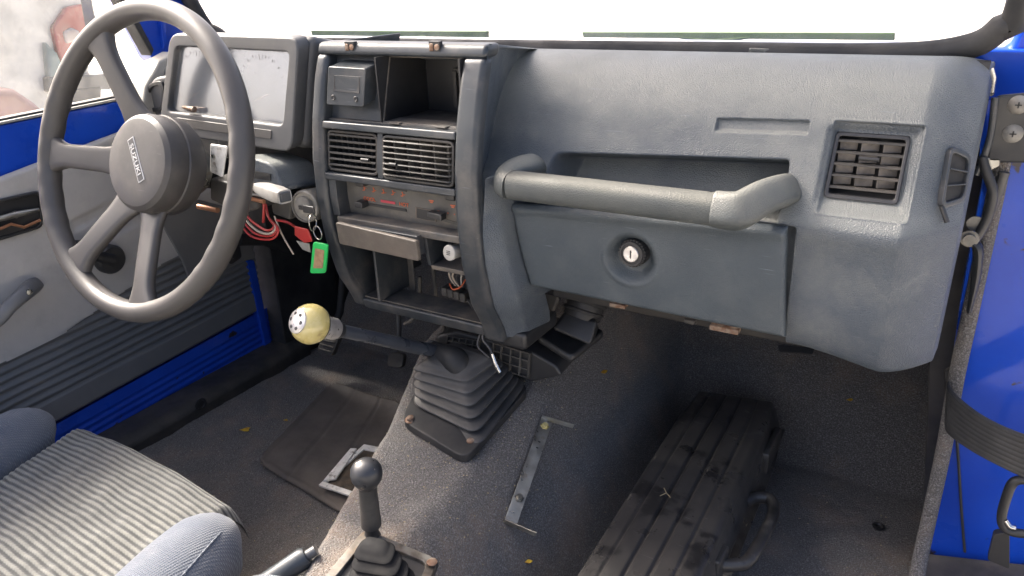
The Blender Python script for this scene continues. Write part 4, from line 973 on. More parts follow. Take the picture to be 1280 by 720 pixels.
# white-edged frame
wf = root('white_frame', W(440,590,z=.02), 'loose chipped white rectangular frame lying on the driver mat by the tunnel', 'frame')
fo = [W(455,555,z=.03), W(482,560,z=.03), W(446,622,z=.022), W(398,606,z=.022)]
fi = [W(455,561,z=.03), W(474,565,z=.03), W(441,614,z=.022), W(408,603,z=.022)]
ring('frame_border', fo, fi, (0,0,-.004), M['white_paint'], wf, .001)
prism('frame_backing', [p+Vector((0,0,-.003)) for p in fi], (0,0,-.003), mat('dirt_brown', (.1,.075,.05), .9, col2=(.05,.04,.03), vs=60, bump=.6, bs=90, bd=.002), wf, 0)
prism('frame_tab', [W(404,600,z=.026), W(438,560,z=.032), W(446,560,z=.032), W(420,598,z=.026)], (0,0,-.004), M['white_paint'], wf, .001)
# pedals
pd = root('clutch_pedal', W(410,432,y=.28), 'worn ribbed clutch pedal hanging behind the yellow gear knob', 'pedal')
pq = [W(402,418,y=.26), W(424,422,y=.26), W(414,446,y=.24), W(396,440,y=.24)]
prism('pedal_pad', rrect(*pq, r=.2, n=3), (0,.012,-.004), M['black_dusty'], pd, .003)
for t in (.25,.5,.75):
    a_, b_ = pq[0].lerp(pq[3],t), pq[1].lerp(pq[2],t); tube('pad_rib', [a_.lerp(b_,.1)+Vector((0,-.002,0)), a_.lerp(b_,.9)+Vector((0,-.002,0))], .0018, M['heater'], pd, n=6)
tube('pedal_arm', [W(412,420,y=.28), W(425,390,y=.30), W(430,330,y=.33)], .008, M['void'], pd, n=10)
pd2 = root('brake_pedal', W(494,450,y=.30), 'small worn brake pedal pad behind the gear lever shaft', 'pedal')
pq = [W(486,440,y=.30), W(505,442,y=.30), W(502,461,y=.28), W(482,458,y=.28)]
prism('pedal_pad', rrect(*pq, r=.35, n=4), (0,.012,-.004), M['black_dusty'], pd2, .003)
tube('pedal_arm', [W(494,445,y=.31), W(498,420,y=.33), W(498,380,y=.36)], .006, M['heater'], pd2, n=10, smooth_path=3)

# ---- gear lever and boot
gb = root('gear_lever', (0,.04,.2), 'long black gear lever with a cream yellow ball knob and silver cap', 'gear lever')
kn = W(388,405,x=-.02); top = W(592,452,x=.03); top = Vector((.035,.035,.285)) if False else W(575,446,x=.02)
axk = (kn-top).normalized()
tube('shaft', [top-axk*.05, top, top.lerp(kn,.35), kn-axk*.015], [.0125,.0112,.0095,.0080], M['shaft'], gb, n=16)
lathe('collar', kn-axk*.037, axk, [(.0115,-.004),(.0140,0),(.0140,.014),(.0160,.018),(.0165,.024)], M['cap'], gb, 28)
lathe('collar_sleeve', kn-axk*.050, axk, [(.0085,0),(.0105,.004),(.0105,.016)], M['black'], gb, 28)
Rk = .0245
kp = [(Rk*math.sin(t)*1.0, -Rk*math.cos(t)*.95) for t in np.linspace(.35, math.pi-.62, 22)]
ko = lathe('knob', kn, axk, kp, M['cream'], gb, 48, angle=60)
hcap = Rk*.95*math.cos(.62)
lathe('knob_cap', kn, axk, [(Rk*math.sin(.62)+.0006, hcap-.001),(Rk*math.sin(.62)+.0006,hcap+.001),(Rk*math.sin(.55),hcap+.0022),(.006,hcap+.0035),(0,hcap+.0036)], M['cap'], ko, 36)
a, b, w = frame_of(axk)
for k in range(6):
    t = k*math.pi/3; lathe('cap_dot', kn+w*(hcap+.0022)+(a*math.cos(t)+b*math.sin(t))*.0092, w, [(.0023,0),(.0023,.0010),(0,.0010)], M['black'], ko, 12)
lathe('knob_band', kn, axk, [(Rk*math.sin(.8)+.0,-Rk*.95*math.cos(.8)),(Rk*math.sin(1.05)+.0006,-Rk*.95*math.cos(1.05))], M['badge'], ko, 48)
# boot: base plate on the tunnel and stacked folds
B4 = [W(522,512,z=.212), W(596,552,z=.212), W(650,480,z=.238), W(566,444,z=.256)]   # near-left, near-right, far-right, far-left
bt4 = [W(522,452,z=.282), W(578,462,z=.285), W(612,443,z=.300), W(566,428,z=.305)]
pl4 = [W(500,524,z=.209), W(582,574,z=.207), W(664,482,z=.236), W(548,434,z=.255)]
bo = root('gear_lever_boot', (.03,.04,.2), 'large black rubber bellows gear boot bolted to the tunnel carpet', 'gear boot')
prism('base_plate', rrect(*pl4, r=.16, n=5), (0,0,-.012), M['rubber'], bo, .0018)
def bellows(name, bot4, top4, folds, parent, m_, rr=.3, amp=.16, seg=6, ncor=6):
    rows = []
    for f in range(folds):
        for k in range(seg):
            u = (f+k/seg)/folds; ph = k/seg
            # fold profile: bulging lip then tuck
            bulge = [1.0, 1.0+amp*.75, 1.0+amp, 1.0+amp*.85, 1.0+amp*.15, 1-amp*.25][k] if seg == 6 else 1+amp*math.sin(math.pi*ph)
            dz = [0, .02, .18, .34, .42, .6][k] if seg == 6 else ph
            rows.append(((f+dz/1.0 if seg == 6 else f+ph)/folds, bulge))
    rows.append((1.0, 1.0)); V = []; Fc = []; nn = 4*(ncor+1)
    for u, bl in rows:
        q = [Vector(bot4[i]).lerp(Vector(top4[i]), u) for i in range(4)]; c = sum(q, Vector())/4
        q = [c+(p-c)*bl for p in q]; V += rrect(*q, r=rr, n=ncor)
    for i in range(len(rows)-1):
        for k in range(nn): Fc.append((i*nn+k, i*nn+(k+1)%nn, (i+1)*nn+(k+1)%nn, (i+1)*nn+k))
    Fc.append(tuple(range((len(rows)-1)*nn, len(rows)*nn)))
    o = link(name, mesh(V, Fc), m_, parent, angle=None); s = o.modifiers.new('s','SUBSURF'); s.levels = 1; s.render_levels = 1; return o
bellows('bellows', B4, bt4, 6, bo, M['boot'], rr=.17, amp=.2)
tc4 = sum(bt4, Vector())/4
nk = W(541,437,x=.0)
tube('boot_neck', [tc4-Vector((-.012,0,.02)), tc4+Vector((0,0,-.006)), tc4.lerp(nk,.55)+Vector((0,0,-.002)), nk, nk+axk*.006], [.018,.019,.0150,.0128,.0122], M['rubber'], bo, n=20, smooth_path=5)
for p, z in (((514,531),.202),((589,560),.201),((640,487),.226)):
    c_ = W(*p, z=z); c_.z += .008; lathe('bolt', c_, (0,-.15,1), [(.0085,0),(.0085,.0012),(.0055,.0016),(.0052,.005),(.0035,.006),(0,.006)], M['rust'], bo, 6 if 0 else 14)

# ---- heater floor outlet under the console
ho = root('floor_heater_outlet', (.05,.12,.28), 'black floor heater outlet with a square grille under the centre console', 'heater outlet')
hy_ = .06
hq = [W(545,420,y=hy_), W(570,414,y=hy_), W(665,440,y=hy_), W(695,458,y=hy_), W(702,470,y=hy_), W(665,478,y=hy_), W(600,452,y=hy_), W(548,436,y=hy_)]
prism('outlet_body', hq, (0,.10,.01), M['black'], ho, .004)
for qd, nx, nz in (([(615,428),(663,442),(661,474),(612,458)],4,3), ([(558,420),(600,426),(598,440),(556,432)],5,2)):
    g = [W(*p, y=hy_-.004) for p in qd]; gcn = sum(g, Vector())/4
    gf = ring('grille_frame', g, [gcn+(p-gcn)*.88 for p in g], (0,.005,0), M['black_dusty'], ho, .0006)
    for k in range(1, nx):
        a_, b_ = g[0].lerp(g[1],k/nx), g[3].lerp(g[2],k/nx); obox('grille_bar', (a_+b_)/2+Vector((0,.002,0)), (.0009,0,0), (0,.0025,0), (b_-a_)/2*.94, M['heater'], gf, 0)
    for k in range(1, nz):
        a_, b_ = g[0].lerp(g[3],k/nz), g[1].lerp(g[2],k/nz); obox('grille_bar', (a_+b_)/2+Vector((0,.003,0)), (b_-a_)/2*.94, (0,.0025,0), (0,0,.0009), M['heater'], gf, 0)
box('console_leg', .122, .175, .0, .09, .335, .36, M['black'], con, .006)
# dangling wire with connector
dw = root('dangling_wire', W(615,430,y=-.02), 'black wire with a silver plug dangling below the console corner', 'wire')
tube('wire', [W(605,415,y=-.005), W(604,425,y=-.012), W(612,435,y=-.016), W(616,445,y=-.018)], .0022, M['black'], dw, n=8, smooth_path=4)
tube('wire', [W(600,418,y=-.005), W(597,432,y=-.012), W(606,442,y=-.014), W(612,447,y=-.016)], .0016, M['black'], dw, n=8, smooth_path=4)
tube('plug', [W(615,442,y=-.018), W(619,454,y=-.018), W(625,465,y=-.018)], [.003,.0036,.0030], M['chrome'], dw, n=10)
# ---- wiring grommet / cable boot under the glovebox
cb = root('cable_boot', (.19,.16,.3), 'black ribbed rubber boot on a square base under the glovebox', 'cable boot')
c_t, c_b = W(733,372,y=.12), W(722,420,y=.10)
tube('duct', [W(742,350,y=.14), W(734,375,y=.125), W(727,396,y=.115)], .026, M['rubber'], cb, n=20, smooth_path=3)
for t in (0,.3,.6,.9):
    p = W(742,356,y=.135).lerp(W(728,392,y=.118), t); ax_ = (W(742,350,y=.14)-W(727,396,y=.115)).normalized()
    tube('ridge', circ(p, .0265, ax_, 28), .0028, M['rubber'], cb, n=8, closed=True)
tp = [W(706,388,y=.10), W(748,400,y=.10), W(742,392,y=.15), W(712,384,y=.15)]; bp = [W(688,412,y=.08), W(738,434,y=.08), W(752,415,y=.14), W(706,398,y=.14)]
V = tp+bp; link('boot_skirt', mesh(V, [(0,1,2,3),(4,7,6,5),(0,4,5,1),(1,5,6,2),(2,6,7,3),(3,7,4,0)]), M['black'], cb, .006, 3)
pb_ = [W(670,418,y=.07), W(714,446,y=.06), W(757,412,y=.13), W(706,396,y=.15)]
prism('boot_base', rrect(*pb_, r=.15, n=4), (0,0,-.012), M['black'], cb, .004)
tube('pale_strap', [W(757,350,y=.12), W(690,372,y=.10), W(672,400,y=.09), W(668,410,y=.085)], .003, M['straw'], cb, n=8, smooth_path=4)
# rags of insulation behind
ins = tag(link('torn_insulation', mesh([W(665,362,y=.08), W(700,370,y=.08), W(690,395,y=.08), W(672,402,y=.08), W(668,362,y=.10), W(702,372,y=.10), W(692,396,y=.10), W(673,402,y=.10)], [(0,1,2,3),(4,7,6,5),(0,4,5,1),(1,5,6,2),(2,6,7,3),(3,7,4,0)]), M['black_dusty'], None, .004), 'torn brown-grey insulation hanging beside the lower corner of the console', 'insulation')

# ---- steel bracket on the tunnel
sb = root('steel_bracket', on_floor(655,590), 'thin Z-shaped galvanised steel bracket bolted upright to the tunnel carpet', 'bracket')
b0, b1 = on_floor(684,524,.012), on_floor(638,654,.012); bdv = (b1-b0); bn = Vector((.35,0,.94)).normalized(); bs_ = bdv.normalized().cross(bn).normalized()
obox('bar', (b0+b1)/2, bdv/2, bs_*.0085, bn*.0012, M['steel'], sb, .0004)
e0, e1 = W(678,519,z=b0.z), W(717,534,z=b0.z+.01)
def flange(p, q_, h): 
    d = (q_-p); return obox('flange', (p+q_)/2, d/2, bn*h, d.normalized().cross(bn)*.001, M['steel'], sb, .0003)
flange(b0+bs_*-.0085 if (b0+bs_*-.0085-W(680,520,z=b0.z)).length < (b0+bs_*.0085-W(680,520,z=b0.z)).length else b0+bs_*.0085, W(717,533,z=b0.z+.005), .0035)
flange(b1+bs_*.0085 if (b1+bs_*.0085-W(630,655,z=b1.z)).length < (b1-bs_*.0085-W(630,655,z=b1.z)).length else b1-bs_*.0085, W(670,668,z=b1.z+.003), .0035)
for t in (.08,.78):
    lathe('bolt', b0.lerp(b1,t)+bn*.001, bn, [(.0065,0),(.0065,.001),(.0045,.001),(.0045,.004),(0,.0045)], M['cream'] if t < .5 else M['steel'], sb, 6)
for t in (.24,.30): lathe('hole', b0.lerp(b1,t)+bn*.0013, bn, [(.0018,0),(0,.0002)], M['black'], sb, 10)

# ---- transfer lever
tf = root('transfer_lever', (.115,-.25,.19), 'short transfer lever with a chipped black ball knob between the seats', 'transfer lever')
k = W(458,592,y=-.25); kb_ = W(464,656,y=-.25); ax_ = (k-kb_).normalized()
knm = mat('chipped_black_knob', (.022,.023,.026), .38, col2=(.03,.031,.034), vs=30, coat=.05, wear=(.4,.34,.27), wscale=75)
lathe('ball_knob', k, ax_, [(.0105,-.0165),(.0135,-.0118),(.0165,-.006),(.0175,.0),(.0168,.006),(.0145,.0105),(.0105,.0142),(.0055,.0165),(0,.0172)], knm, tf, 40, angle=None)
lathe('sleeve', kb_, ax_, [(.0115,0),(.0118,.002),(.0108,.02),(.0100,.05),(.0112,.056)], M['black_dusty'], tf, 24)
lathe('neck', kb_-ax_*.012, ax_, [(.010,-.004),(.0085,.0),(.0075,.006),(.0085,.014)], M['rubber'], tf, 24)
tt = W(466,676,y=-.25)
def q4(cx, cy, w, h, z, rot=.5):
    return None
tq = [W(446,684,z=.220), W(478,691,z=.220), W(486,673,z=.226), W(458,667,z=.226)]
bq = [W(436,742,z=.190), W(508,752,z=.190), W(516,716,z=.196), W(456,702,z=.196)]
bellows('boot', bq, tq, 4, tf, mat('deep_black_rubber', (.010,.010,.011), .75, col2=(.016,.016,.016), vs=20, spec=.15, bump=.1, bs=200, dust=(.035,.03,.027), ds=20), rr=.42, amp=.24)
tpq = [W(386,748,z=.196), W(510,800,z=.190), W(548,702,z=.188), W(456,664,z=.206)]
tpc = sum(tpq, Vector())/4; tp_in = [tpc+(p-tpc)*.80 for p in tpq]
ring('base_plate', rrect(*[p+Vector((0,0,.004)) for p in tpq], r=.10, n=4), rrect(*[p+Vector((0,0,.004)) for p in tp_in], r=.10, n=4), (0,0,-.006), mat('dirty_zinc_plate', (.2,.19,.17), .55, metal=.5, col2=(.1,.085,.07), vs=50, dust=(.2,.14,.09), ds=70), tf, .001)
prism('base_gasket', tpq, (0,0,-.006), M['rubber'], tf, .001)
lathe('bolt', W(540,703,z=.196), (0,0,1), [(.006,0),(.006,.001),(.004,.002),(0,.003)], M['rust'], tf, 12)

# ---- black tool case
tcase = root('tool_case', (.38,.12,0), 'long black ribbed plastic tool case lying on the passenger floor', 'tool case')
c4 = [(.300,-.30),(.452,-.30),(.452,.395),(.300,.395)]
NXc, NYc = 110, 240
Uc, Vc = np.meshgrid(np.linspace(0,1,NXc), np.linspace(0,1,NYc), indexing='ij')
tL = np.array(W(868,484,z=.125)); tR = np.array(W(974,500,z=.125)); bR = np.array([.440,-.34,.125]); bL = np.array(W(716,720,z=.125)); 
dirn = (tL-bL)/np.linalg.norm(tL-bL); bL = bL-dirn*.22
bR = tR-(tL-bL)+np.array([-.004,0,0])
Cx = (bL*(1-Uc[...,None])+bR*Uc[...,None])*(1-Vc[...,None])+(tL*(1-Uc[...,None])+tR*Uc[...,None])*Vc[...,None]
L_ = np.linalg.norm(tL-bL); Wd = np.linalg.norm(tR-tL)
# moulded top: ribs along the length, step near the far end
dd_ = np.minimum(np.minimum(Uc*Wd,(1-Uc)*Wd), np.minimum(Vc*L_,(1-Vc)*L_))
fl = np.clip(dd_/.012,0,1); Cx[...,2] -= .014*(1-np.sqrt(np.clip(1-(1-fl)**2,0,1)))
ribz = 1-np.exp(-((((Uc*5+.5)%1)-.5)/.09)**2)
Cx[...,2] += .004*ribz*sstep(.02,.05,np.minimum(Uc,1-Uc)*Wd+.01)*sstep(.0,.03,(1-Vc)*L_)*1.0
Cx[...,2] += .0008*vnoise(Cx[...,0],Cx[...,1],25,11)
Cx[...,0] += .012*sstep(.85,1.0,Vc)*(Uc-.5)*-1
top_ = grid('lid', Cx, NXc, NYc, M['case'], tcase)
# sides from the lid edge down
edge_loop = [Cx[i,0] for i in range(NXc)]+[Cx[-1,j] for j in range(1,NYc)]+[Cx[i,-1] for i in range(NXc-2,-1,-1)]+[Cx[0,j] for j in range(NYc-2,0,-1)]
El = np.array(edge_loop); cenc = El.mean(0); rowsE = []
for dz, so_ in ((0,0),(-.012,.004),(-.045,.010),(-.052,.018),(-.056,.018),(-.062,.010),(-.122,.002)):
    dvec = El-cenc; dvec[:,2] = 0; dvec /= np.linalg.norm(dvec,axis=1)[:,None]
    # push outward along box axes
    ax1 = (tR-tL)/Wd; ax2 = dirn; a1 = (El-cenc)@ax1; a2 = (El-cenc)@ax2
    out = np.clip(a1/(Wd/2),-1,1)[:,None]**5*ax1+np.clip(a2/(L_/2),-1,1)[:,None]**41*ax2
    r_ = El+out*so_; r_[:,2] = (El[:,2] if dz == 0 else .111)+dz; rowsE.append(r_)
RE = np.stack(rowsE+[ ], 0); RE = np.concatenate([RE, RE[:,:1]], 1)
grid('case_side', RE, RE.shape[0], RE.shape[1], M['case'], tcase)
# carrying handle on the right side
hz = .070
hp_ = [W(930,628,z=.078), W(944,622,z=.078), W(962,624,z=.078), W(967,640,z=.078), W(955,668,z=.078), W(936,700,z=.078), W(918,706,z=.078), W(902,706,z=.078)]
tube('carry_handle', hp_, .0085, M['case'], tcase, n=12, smooth_path=5, squash=(1,1.1))
tube('handle_root', [W(928,628,z=.07), W(898,704,z=.07)], .010, M['case'], tcase, n=12)
for (a, b) in (((972,545),(955,580)), ((905,694),(892,716))):
    p0, p1 = W(*a, z=.082), W(*b, z=.082); d = (p1-p0); obox('latch', (p0+p1)/2, d/2, (.006,0,0), (0,0,.018), M['case'], tcase, .003)

# ================================================================== DRIVER SEAT
st_ = root('bucket_seat', (-.30,-.6,0), 'driver seat cushion with cream and grey ribbed cloth and blue-grey bolsters', 'car seat')
sx0, sx1 = -.485, -.085; sy0, sy1 = -1.0, -.262
NA, NB = 360, 560
Us, Vs = np.meshgrid(np.linspace(0,1,NA), np.linspace(0,1,NB), indexing='ij')
FLc, FRc = W(86,531,z=.185), W(284,636,z=.180)
# direction of the seat sides
BLc = FLc+(W(2,590,z=.185)-W(86,531,z=.185)).normalized()*.60
A0 = np.array(FLc); B0 = np.array(FRc); off_ = np.array(BLc)-A0; off_[2] = -.02
arc = Vs*.70   # arc length from bottom of the front roll backwards
rad = .035
th_ = np.clip((arc)/rad, 0, math.pi*.55)
yb_ = np.where(arc < rad*math.pi*.5, rad*(1-np.sin(np.clip(arc/rad,0,math.pi/2))) , 0)
fwd = -off_/np.linalg.norm(off_)
base = A0*(1-Us[...,None])+B0*Us[...,None]
ca = np.clip(arc/rad, 0, math.pi/2); back = np.maximum(0, arc-rad*math.pi/2)
outw = rad*np.cos(ca)   # forward overhang
drop = rad*(1-np.sin(ca))*1.6
S = base - fwd*back[...,None] + fwd*(outw-rad*.2)[...,None]; S[...,2] += -drop
S[...,2] += .012*np.sin(np.pi*Us)*1.0 -.004
S[...,2] += .006*np.sin(np.clip(back/.5,0,1)*np.pi)
S[...,2] += .003*vnoise(Us*4, Vs*8, 1.3, 21)
rib = .5+.5*np.cos(2*np.pi*arc/.0088)
cross_ = .5+.5*np.cos(2*np.pi*Us*.40/.0055)
S[...,2] += .0021*rib**.6 + .0003*cross_*rib
S[...,2] += .0035*vnoise(Us*3, Vs*5, 2.5, 44)
sideU = np.minimum(Us,1-Us); S[...,2] -= .018*(1-np.clip(sideU/.05,0,1))**2
seatc = grid('ribbed_cushion', S, NA, NB, M['stripe'], st_)
at = seatc.data.attributes.new('rib', 'FLOAT', 'POINT'); at.data.foreach_set('value', (rib*(.68+.32*cross_)).reshape(-1).astype(np.float32))
def bolster(name, pts, r, sq, m_, par):
    o = tube(name, pts, r, m_, par, n=28, smooth_path=7, squash=sq); return o
# right bolster (next to the tunnel) and left bolster
R0 = W(278,664,z=.175)
bfw = Vector(-off_).normalized(); bw_ = Vector((bfw.x,bfw.y,0))
def bol(c0, parent, name='bolster'):
    pts = [c0+bw_*.018, c0+bw_*.010, c0, c0-bw_*.05, c0-bw_*.15, c0-bw_*.30, c0-bw_*.48]
    return tube(name, [p+Vector((0,0,-.004 if i < 2 else 0)) for i, p in enumerate(pts)], [.006,.034,.049,.056,.060,.062,.062], M['seat_side'], parent, n=30, smooth_path=7, squash=(1.0,1.0))
bR_ = bol(W(258,690,z=.155), st_)
sc0 = W(258,690,z=.155); su = Vector((.62,.10,.78)).normalized()
tube('piping', [sc0+bw_*.014+su*.012, sc0+bw_*.010+su*.0345, sc0+su*.0495, sc0-bw_*.05+su*.0565, sc0-bw_*.15+su*.0605, sc0-bw_*.3+su*.0625], .0012, M['seat_side'], bR_, n=8, smooth_path=7)
bol(W(34,548,z=.165), st_)
prism('cushion_base', [tuple(A0+np.array([0,-.03,-.03])), tuple(B0+np.array([.0,-.03,-.03])), tuple(B0+off_+np.array([0,0,-.03])), tuple(A0+off_+np.array([0,0,-.03]))], (0,0,-.10), M['seat_side'], st_, .02, 3)
# passenger seat corner at the bottom edge
ps = root('bucket_seat', (.15,-.6,0), 'pale blue-grey corner of the passenger seat cushion at the very bottom edge', 'car seat')
cP = W(345,772,z=.165)
lathe('bolster', cP+Vector((0,-.02,0)), (0,0,1), [(.05*math.sin(t), .05*math.cos(t)) for t in np.linspace(0.02, 2.6, 20)], M['seat_side'], ps, 40, sx=1.15, sy=1.3, angle=None)
tube('cushion_edge', [cP, cP+Vector((.02,-.15,0)), cP+Vector((.03,-.4,.0))], [.045,.05,.05], M['seat_side'], ps, n=24)
# handbrake
hbk = root('handbrake_lever', W(380,700,z=.17), 'dark grey handbrake grip with a push button, between the seats', 'handbrake')
h0, h1 = W(352,716,z=.185), W(388,692,z=.20)
hd = (h1-h0).normalized()
tube('grip', [h0-hd*.10, h0, h0.lerp(h1,.75), h0.lerp(h1,.9)], [.012,.012,.0125,.010], M['console'], hbk, n=18)
tube('button', [h0.lerp(h1,.88), h0.lerp(h1,1.2)], [.0062,.0058], M['cluster'], hbk, n=14)

# ================================================================== PASSENGER DOOR OPENING
YJ = .20
prism('hinge_pillar', [W(1236,190,y=YJ), W(1420,190,y=YJ), W(1420,740,y=YJ), W(1150,700,y=YJ), W(1181,520,y=YJ), W(1200,380,y=YJ)], (0,.08,0), M['blue'], body, .006, 3)
prism('kick_panel', [W(1165,240,y=.26), W(1262,180,y=.26), W(1215,400,y=.26), W(1185,540,y=.26), W(1160,720,y=.26), W(1150,700,y=.26), W(1160,500,y=.26)], (0.0,.012,0), M['rubber'], body, .002)
box('kick_side', .655, .668, .225, .72, -.02, .60, M['rubber'], body, .002)
tube('door_weatherstrip', [W(1262,150,y=.19), W(1247,230,y=.19), W(1230,310,y=.19), W(1212,395,y=.19), W(1196,470,y=.19), W(1180,560,y=.185), W(1163,640,y=.17), W(1150,700,y=.12), W(1140,760,y=.05)], .0085, M['carpet'], body, n=12, smooth_path=5)
prism('door_sill', [W(1150,690,y=.19), W(1420,720,y=.19), (.95,-.5,-.02), (.672,-.5,-.02)], (0,0,-.03), mat('grimy_sill_paint', (.07,.062,.055), .7, col2=(.045,.04,.037), vs=30, dust=(.12,.095,.07), ds=40), body, .003)
tube('seam_rust', [W(1196,545,y=YJ-.001), W(1199,590,y=YJ-.001), W(1202,640,y=YJ-.001), W(1206,690,y=YJ-.001)], .0018, M['seam'], body, n=6, smooth_path=4)
# black hinge plate with two screws
hpn = root('hinge_plate', W(1262,160,y=.17), 'black steel plate with two silver cross-head screws on the passenger pillar', 'hinge plate')
prism('plate', rrect(W(1244,120,y=.165), W(1330,112,y=.165), W(1330,204,y=.165), W(1232,204,y=.165), r=.10, n=4), (0,.008,0), M['black'], hpn, .003)
tube('plate_edge', [W(1244,122,y=.163), W(1238,170,y=.163), W(1226,206,y=.163), W(1220,218,y=.163)], .0035, M['console'], hpn, n=10, smooth_path=4)
for p in ((1273,131),(1266,167)):
    c_ = W(*p, y=.1645); s = lathe('screw', c_, (0,-1,.1), [(.0092,0),(.0092,.0008),(.007,.003),(.003,.0042),(0,.0044)], M['aged'], hpn, 20)
    obox('cross_slot', c_+Vector((0,-.0045,.0003)), (.003,0,0), (0,.0004,0), (0,0,.0007), M['black'], s, 0); obox('cross_slot', c_+Vector((0,-.0045,.0003)), (.0007,0,0), (0,.0004,0), (0,0,.003), M['black'], s, 0)
# bits of mechanism below the plate
mc = root('door_check_linkage', W(1215,290,y=.17), 'greasy bent black rod and bolted link beside the dashboard end', 'linkage')
tube('rod', [W(1228,196,y=.16), W(1233,215,y=.16), W(1241,240,y=.16), W(1236,268,y=.16), W(1224,292,y=.16), W(1214,304,y=.16)], [.004,.005,.005,.005,.005,.005], M['black'], mc, n=10, smooth_path=5)
lathe('bolt', W(1212,298,y=.155), (0,-1,0), [(.009,0),(.009,.002),(.006,.002),(.006,.007),(0,.007)], M['aged'], mc, 16)
lathe('bolt', W(1219,279,y=.165), (0,-1,0), [(.008,0),(.008,.002),(0,.002)], M['aged'], mc, 16)
tube('lower_link', [W(1212,302,y=.16), W(1222,310,y=.16), W(1220,345,y=.165), W(1211,390,y=.17)], [.006,.009,.008,.004], M['black'], mc, n=10, smooth_path=4, squash=(1,.6))
prism('metal_tab', [W(1232,197,y=.165), W(1250,198,y=.165), W(1249,208,y=.165), W(1240,212,y=.165), W(1233,222,y=.165)], (0,.004,0), M['steel'], mc, .001)
tube('hose', [W(1256,215,y=.18), W(1250,232,y=.18), W(1240,262,y=.18)], .005, M['heater'], mc, n=8, smooth_path=4)
# strap (door limiting strap)
sp = root('door_strap', W(1200,510,y=.17), 'black webbing door strap curving across the blue passenger pillar', 'strap')
topl = [W(1186,478,y=.185), W(1190,490,y=.15), W(1215,512,y=.12), W(1245,530,y=.09), W(1285,546,y=.06), W(1340,560,y=.02)]
botl = [W(1184,520,y=.185), W(1186,540,y=.15), W(1210,559,y=.12), W(1242,577,y=.09), W(1285,597,y=.06), W(1340,615,y=.02)]
T_, B_ = catmull(topl, 8), catmull(botl, 8)
Sg = np.zeros((len(T_), 33, 3))
for i in range(len(T_)):
    for j in range(33):
        p = T_[i].lerp(B_[i], j/32); Sg[i,j] = (p.x, p.y-.0008*math.cos(j/32*2*math.pi*8), p.z)
so2 = grid('webbing', Sg, len(T_), 33, M['strap'], sp); md = so2.modifiers.new('s','SOLIDIFY'); md.thickness = .0025
tube('webbing_edge', T_, .0016, M['strap'], sp, n=6); tube('webbing_edge', B_, .0016, M['strap'], sp, n=6)
prism('strap_anchor', [W(1180,465,y=.19), W(1192,460,y=.19), W(1198,480,y=.19), W(1190,530,y=.19), W(1180,528,y=.19)], (0,.01,0), M['void'], sp, .002)
# latch hook at right edge
dl = root('door_latch_hook', W(1262,640,y=.10), 'dark slotted latch loop at the right edge below the strap', 'latch')
tube('loop', [W(1290,600,y=.10), W(1268,602,y=.10), W(1258,622,y=.10), W(1252,650,y=.10), W(1262,664,y=.10), W(1290,668,y=.10)], .005, M['black'], dl, n=10, smooth_path=5)
prism('latch_tab', rrect(W(1242,668,y=.11), W(1262,666,y=.11), W(1262,712,y=.11), W(1234,700,y=.11), r=.2, n=3), (0,.01,0), M['black'], dl, .002)
tube('bright_edge', [W(1256,650,y=.098), W(1262,658,y=.098), W(1270,660,y=.098)], .003, M['chrome'], dl, n=8, smooth_path=3)

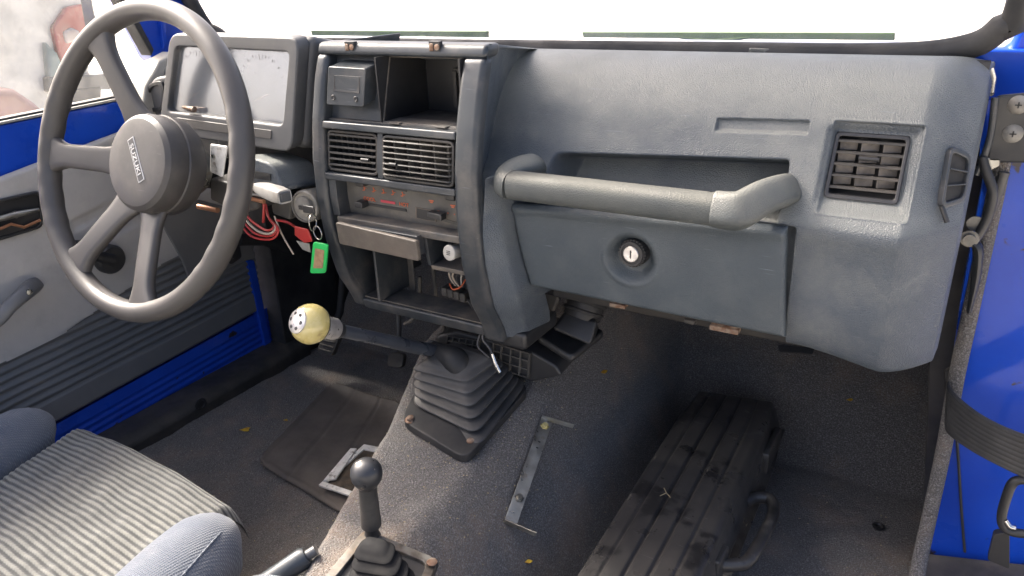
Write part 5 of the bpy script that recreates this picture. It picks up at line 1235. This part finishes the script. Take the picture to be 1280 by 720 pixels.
# ================================================================== SMALL LITTER
for i, (px, py, r_, lab) in enumerate(((754,465,.0065,'small yellow leaf scrap on the carpet under the glovebox'),(1062,500,.005,'faint yellow crumb on the passenger floor carpet'),(932,655,.0045,'yellow twisted scrap low on the tunnel side'),(357,525,.004,'left one of two yellow leaf bits by the driver mat'),(372,528,.005,'right one of two yellow leaf bits by the driver mat'),(307,537,.009,'largest yellow leaf, on the driver floor beside the black inner sill'))):
    if i == 2: px, py = 660, 702
    p = on_floor(px, py, .004)
    a_, b_ = Vector((.8,.6,0)), Vector((-.5,.7,.2)); nn_ = Vector((0,0,1))
    pts = [p+a_*r_*math.cos(t)*(1+.4*math.sin(3*t+i))+b_*r_*.6*math.sin(t)+nn_*.001*math.sin(2*t) for t in np.linspace(0, 2*math.pi, 11)[:-1]]
    tag(prism('yellow_leaf', pts, nn_*.0006, M['leaf'], None, 0), lab, 'leaf', 'yellow leaf scraps on the floor')
twig = [W(833,617,z=.133)]
tw = root('dry_twig', twig[0], 'tiny forked dry twig lying on the tool case lid', 'twig')
for a, b in (((825,620),(833,616)),((833,616),(838,622)),((833,616),(830,610))):
    tube('twig_arm', [W(*a,z=.132), W(*b,z=.133)], .0006, M['straw'], tw, n=5)
ft = tag(prism('floor_slot', rrect(*[on_floor(*p, .003) for p in ((972,432),(1018,436),(1016,443),(974,440))], r=.4, n=4), (0,0,.002), M['black'], None, 0), 'flat black patch painted as the dark of a slot hole in the toe board carpet below the dashboard', 'slot hole')  # black slab put in for the darkness of an open slot
# drain plug / press stud in passenger carpet
lathe_o = lathe('carpet_stud', on_floor(1098,659,.002), (0,0,1), [(.008,0),(.009,.002),(.006,.003),(.004,.001),(0,.001)], M['black'], None, 20)
tag(lathe_o, 'small round black stud in the passenger floor carpet', 'stud')
# crumbs scattered on the carpet: uncountable
V = []; Fc = []
for i in range(1600):
    x = random.uniform(-.5,.64); y = random.uniform(-.35,.4); 
    if random.random() < .4: x = random.gauss(.12,.07); y = random.gauss(-.05,.12)
    z = fz(x,y)+.0025; s = random.uniform(.0004,.0015); b0_ = len(V)
    for d in ((1,0,0),(-.5,.9,0),(-.5,-.9,0),(0,0,1)): V.append((x+d[0]*s*random.uniform(.5,1.8), y+d[1]*s, z+d[2]*s))
    Fc += [(b0_,b0_+1,b0_+3),(b0_+1,b0_+2,b0_+3),(b0_+2,b0_,b0_+3)]
cr_ = link('crumbs', mesh_raw(V,Fc), M['straw'], None, smooth=False); tag(cr_, 'tiny pale crumbs and grit scattered over the carpet', 'grit', kind='stuff')
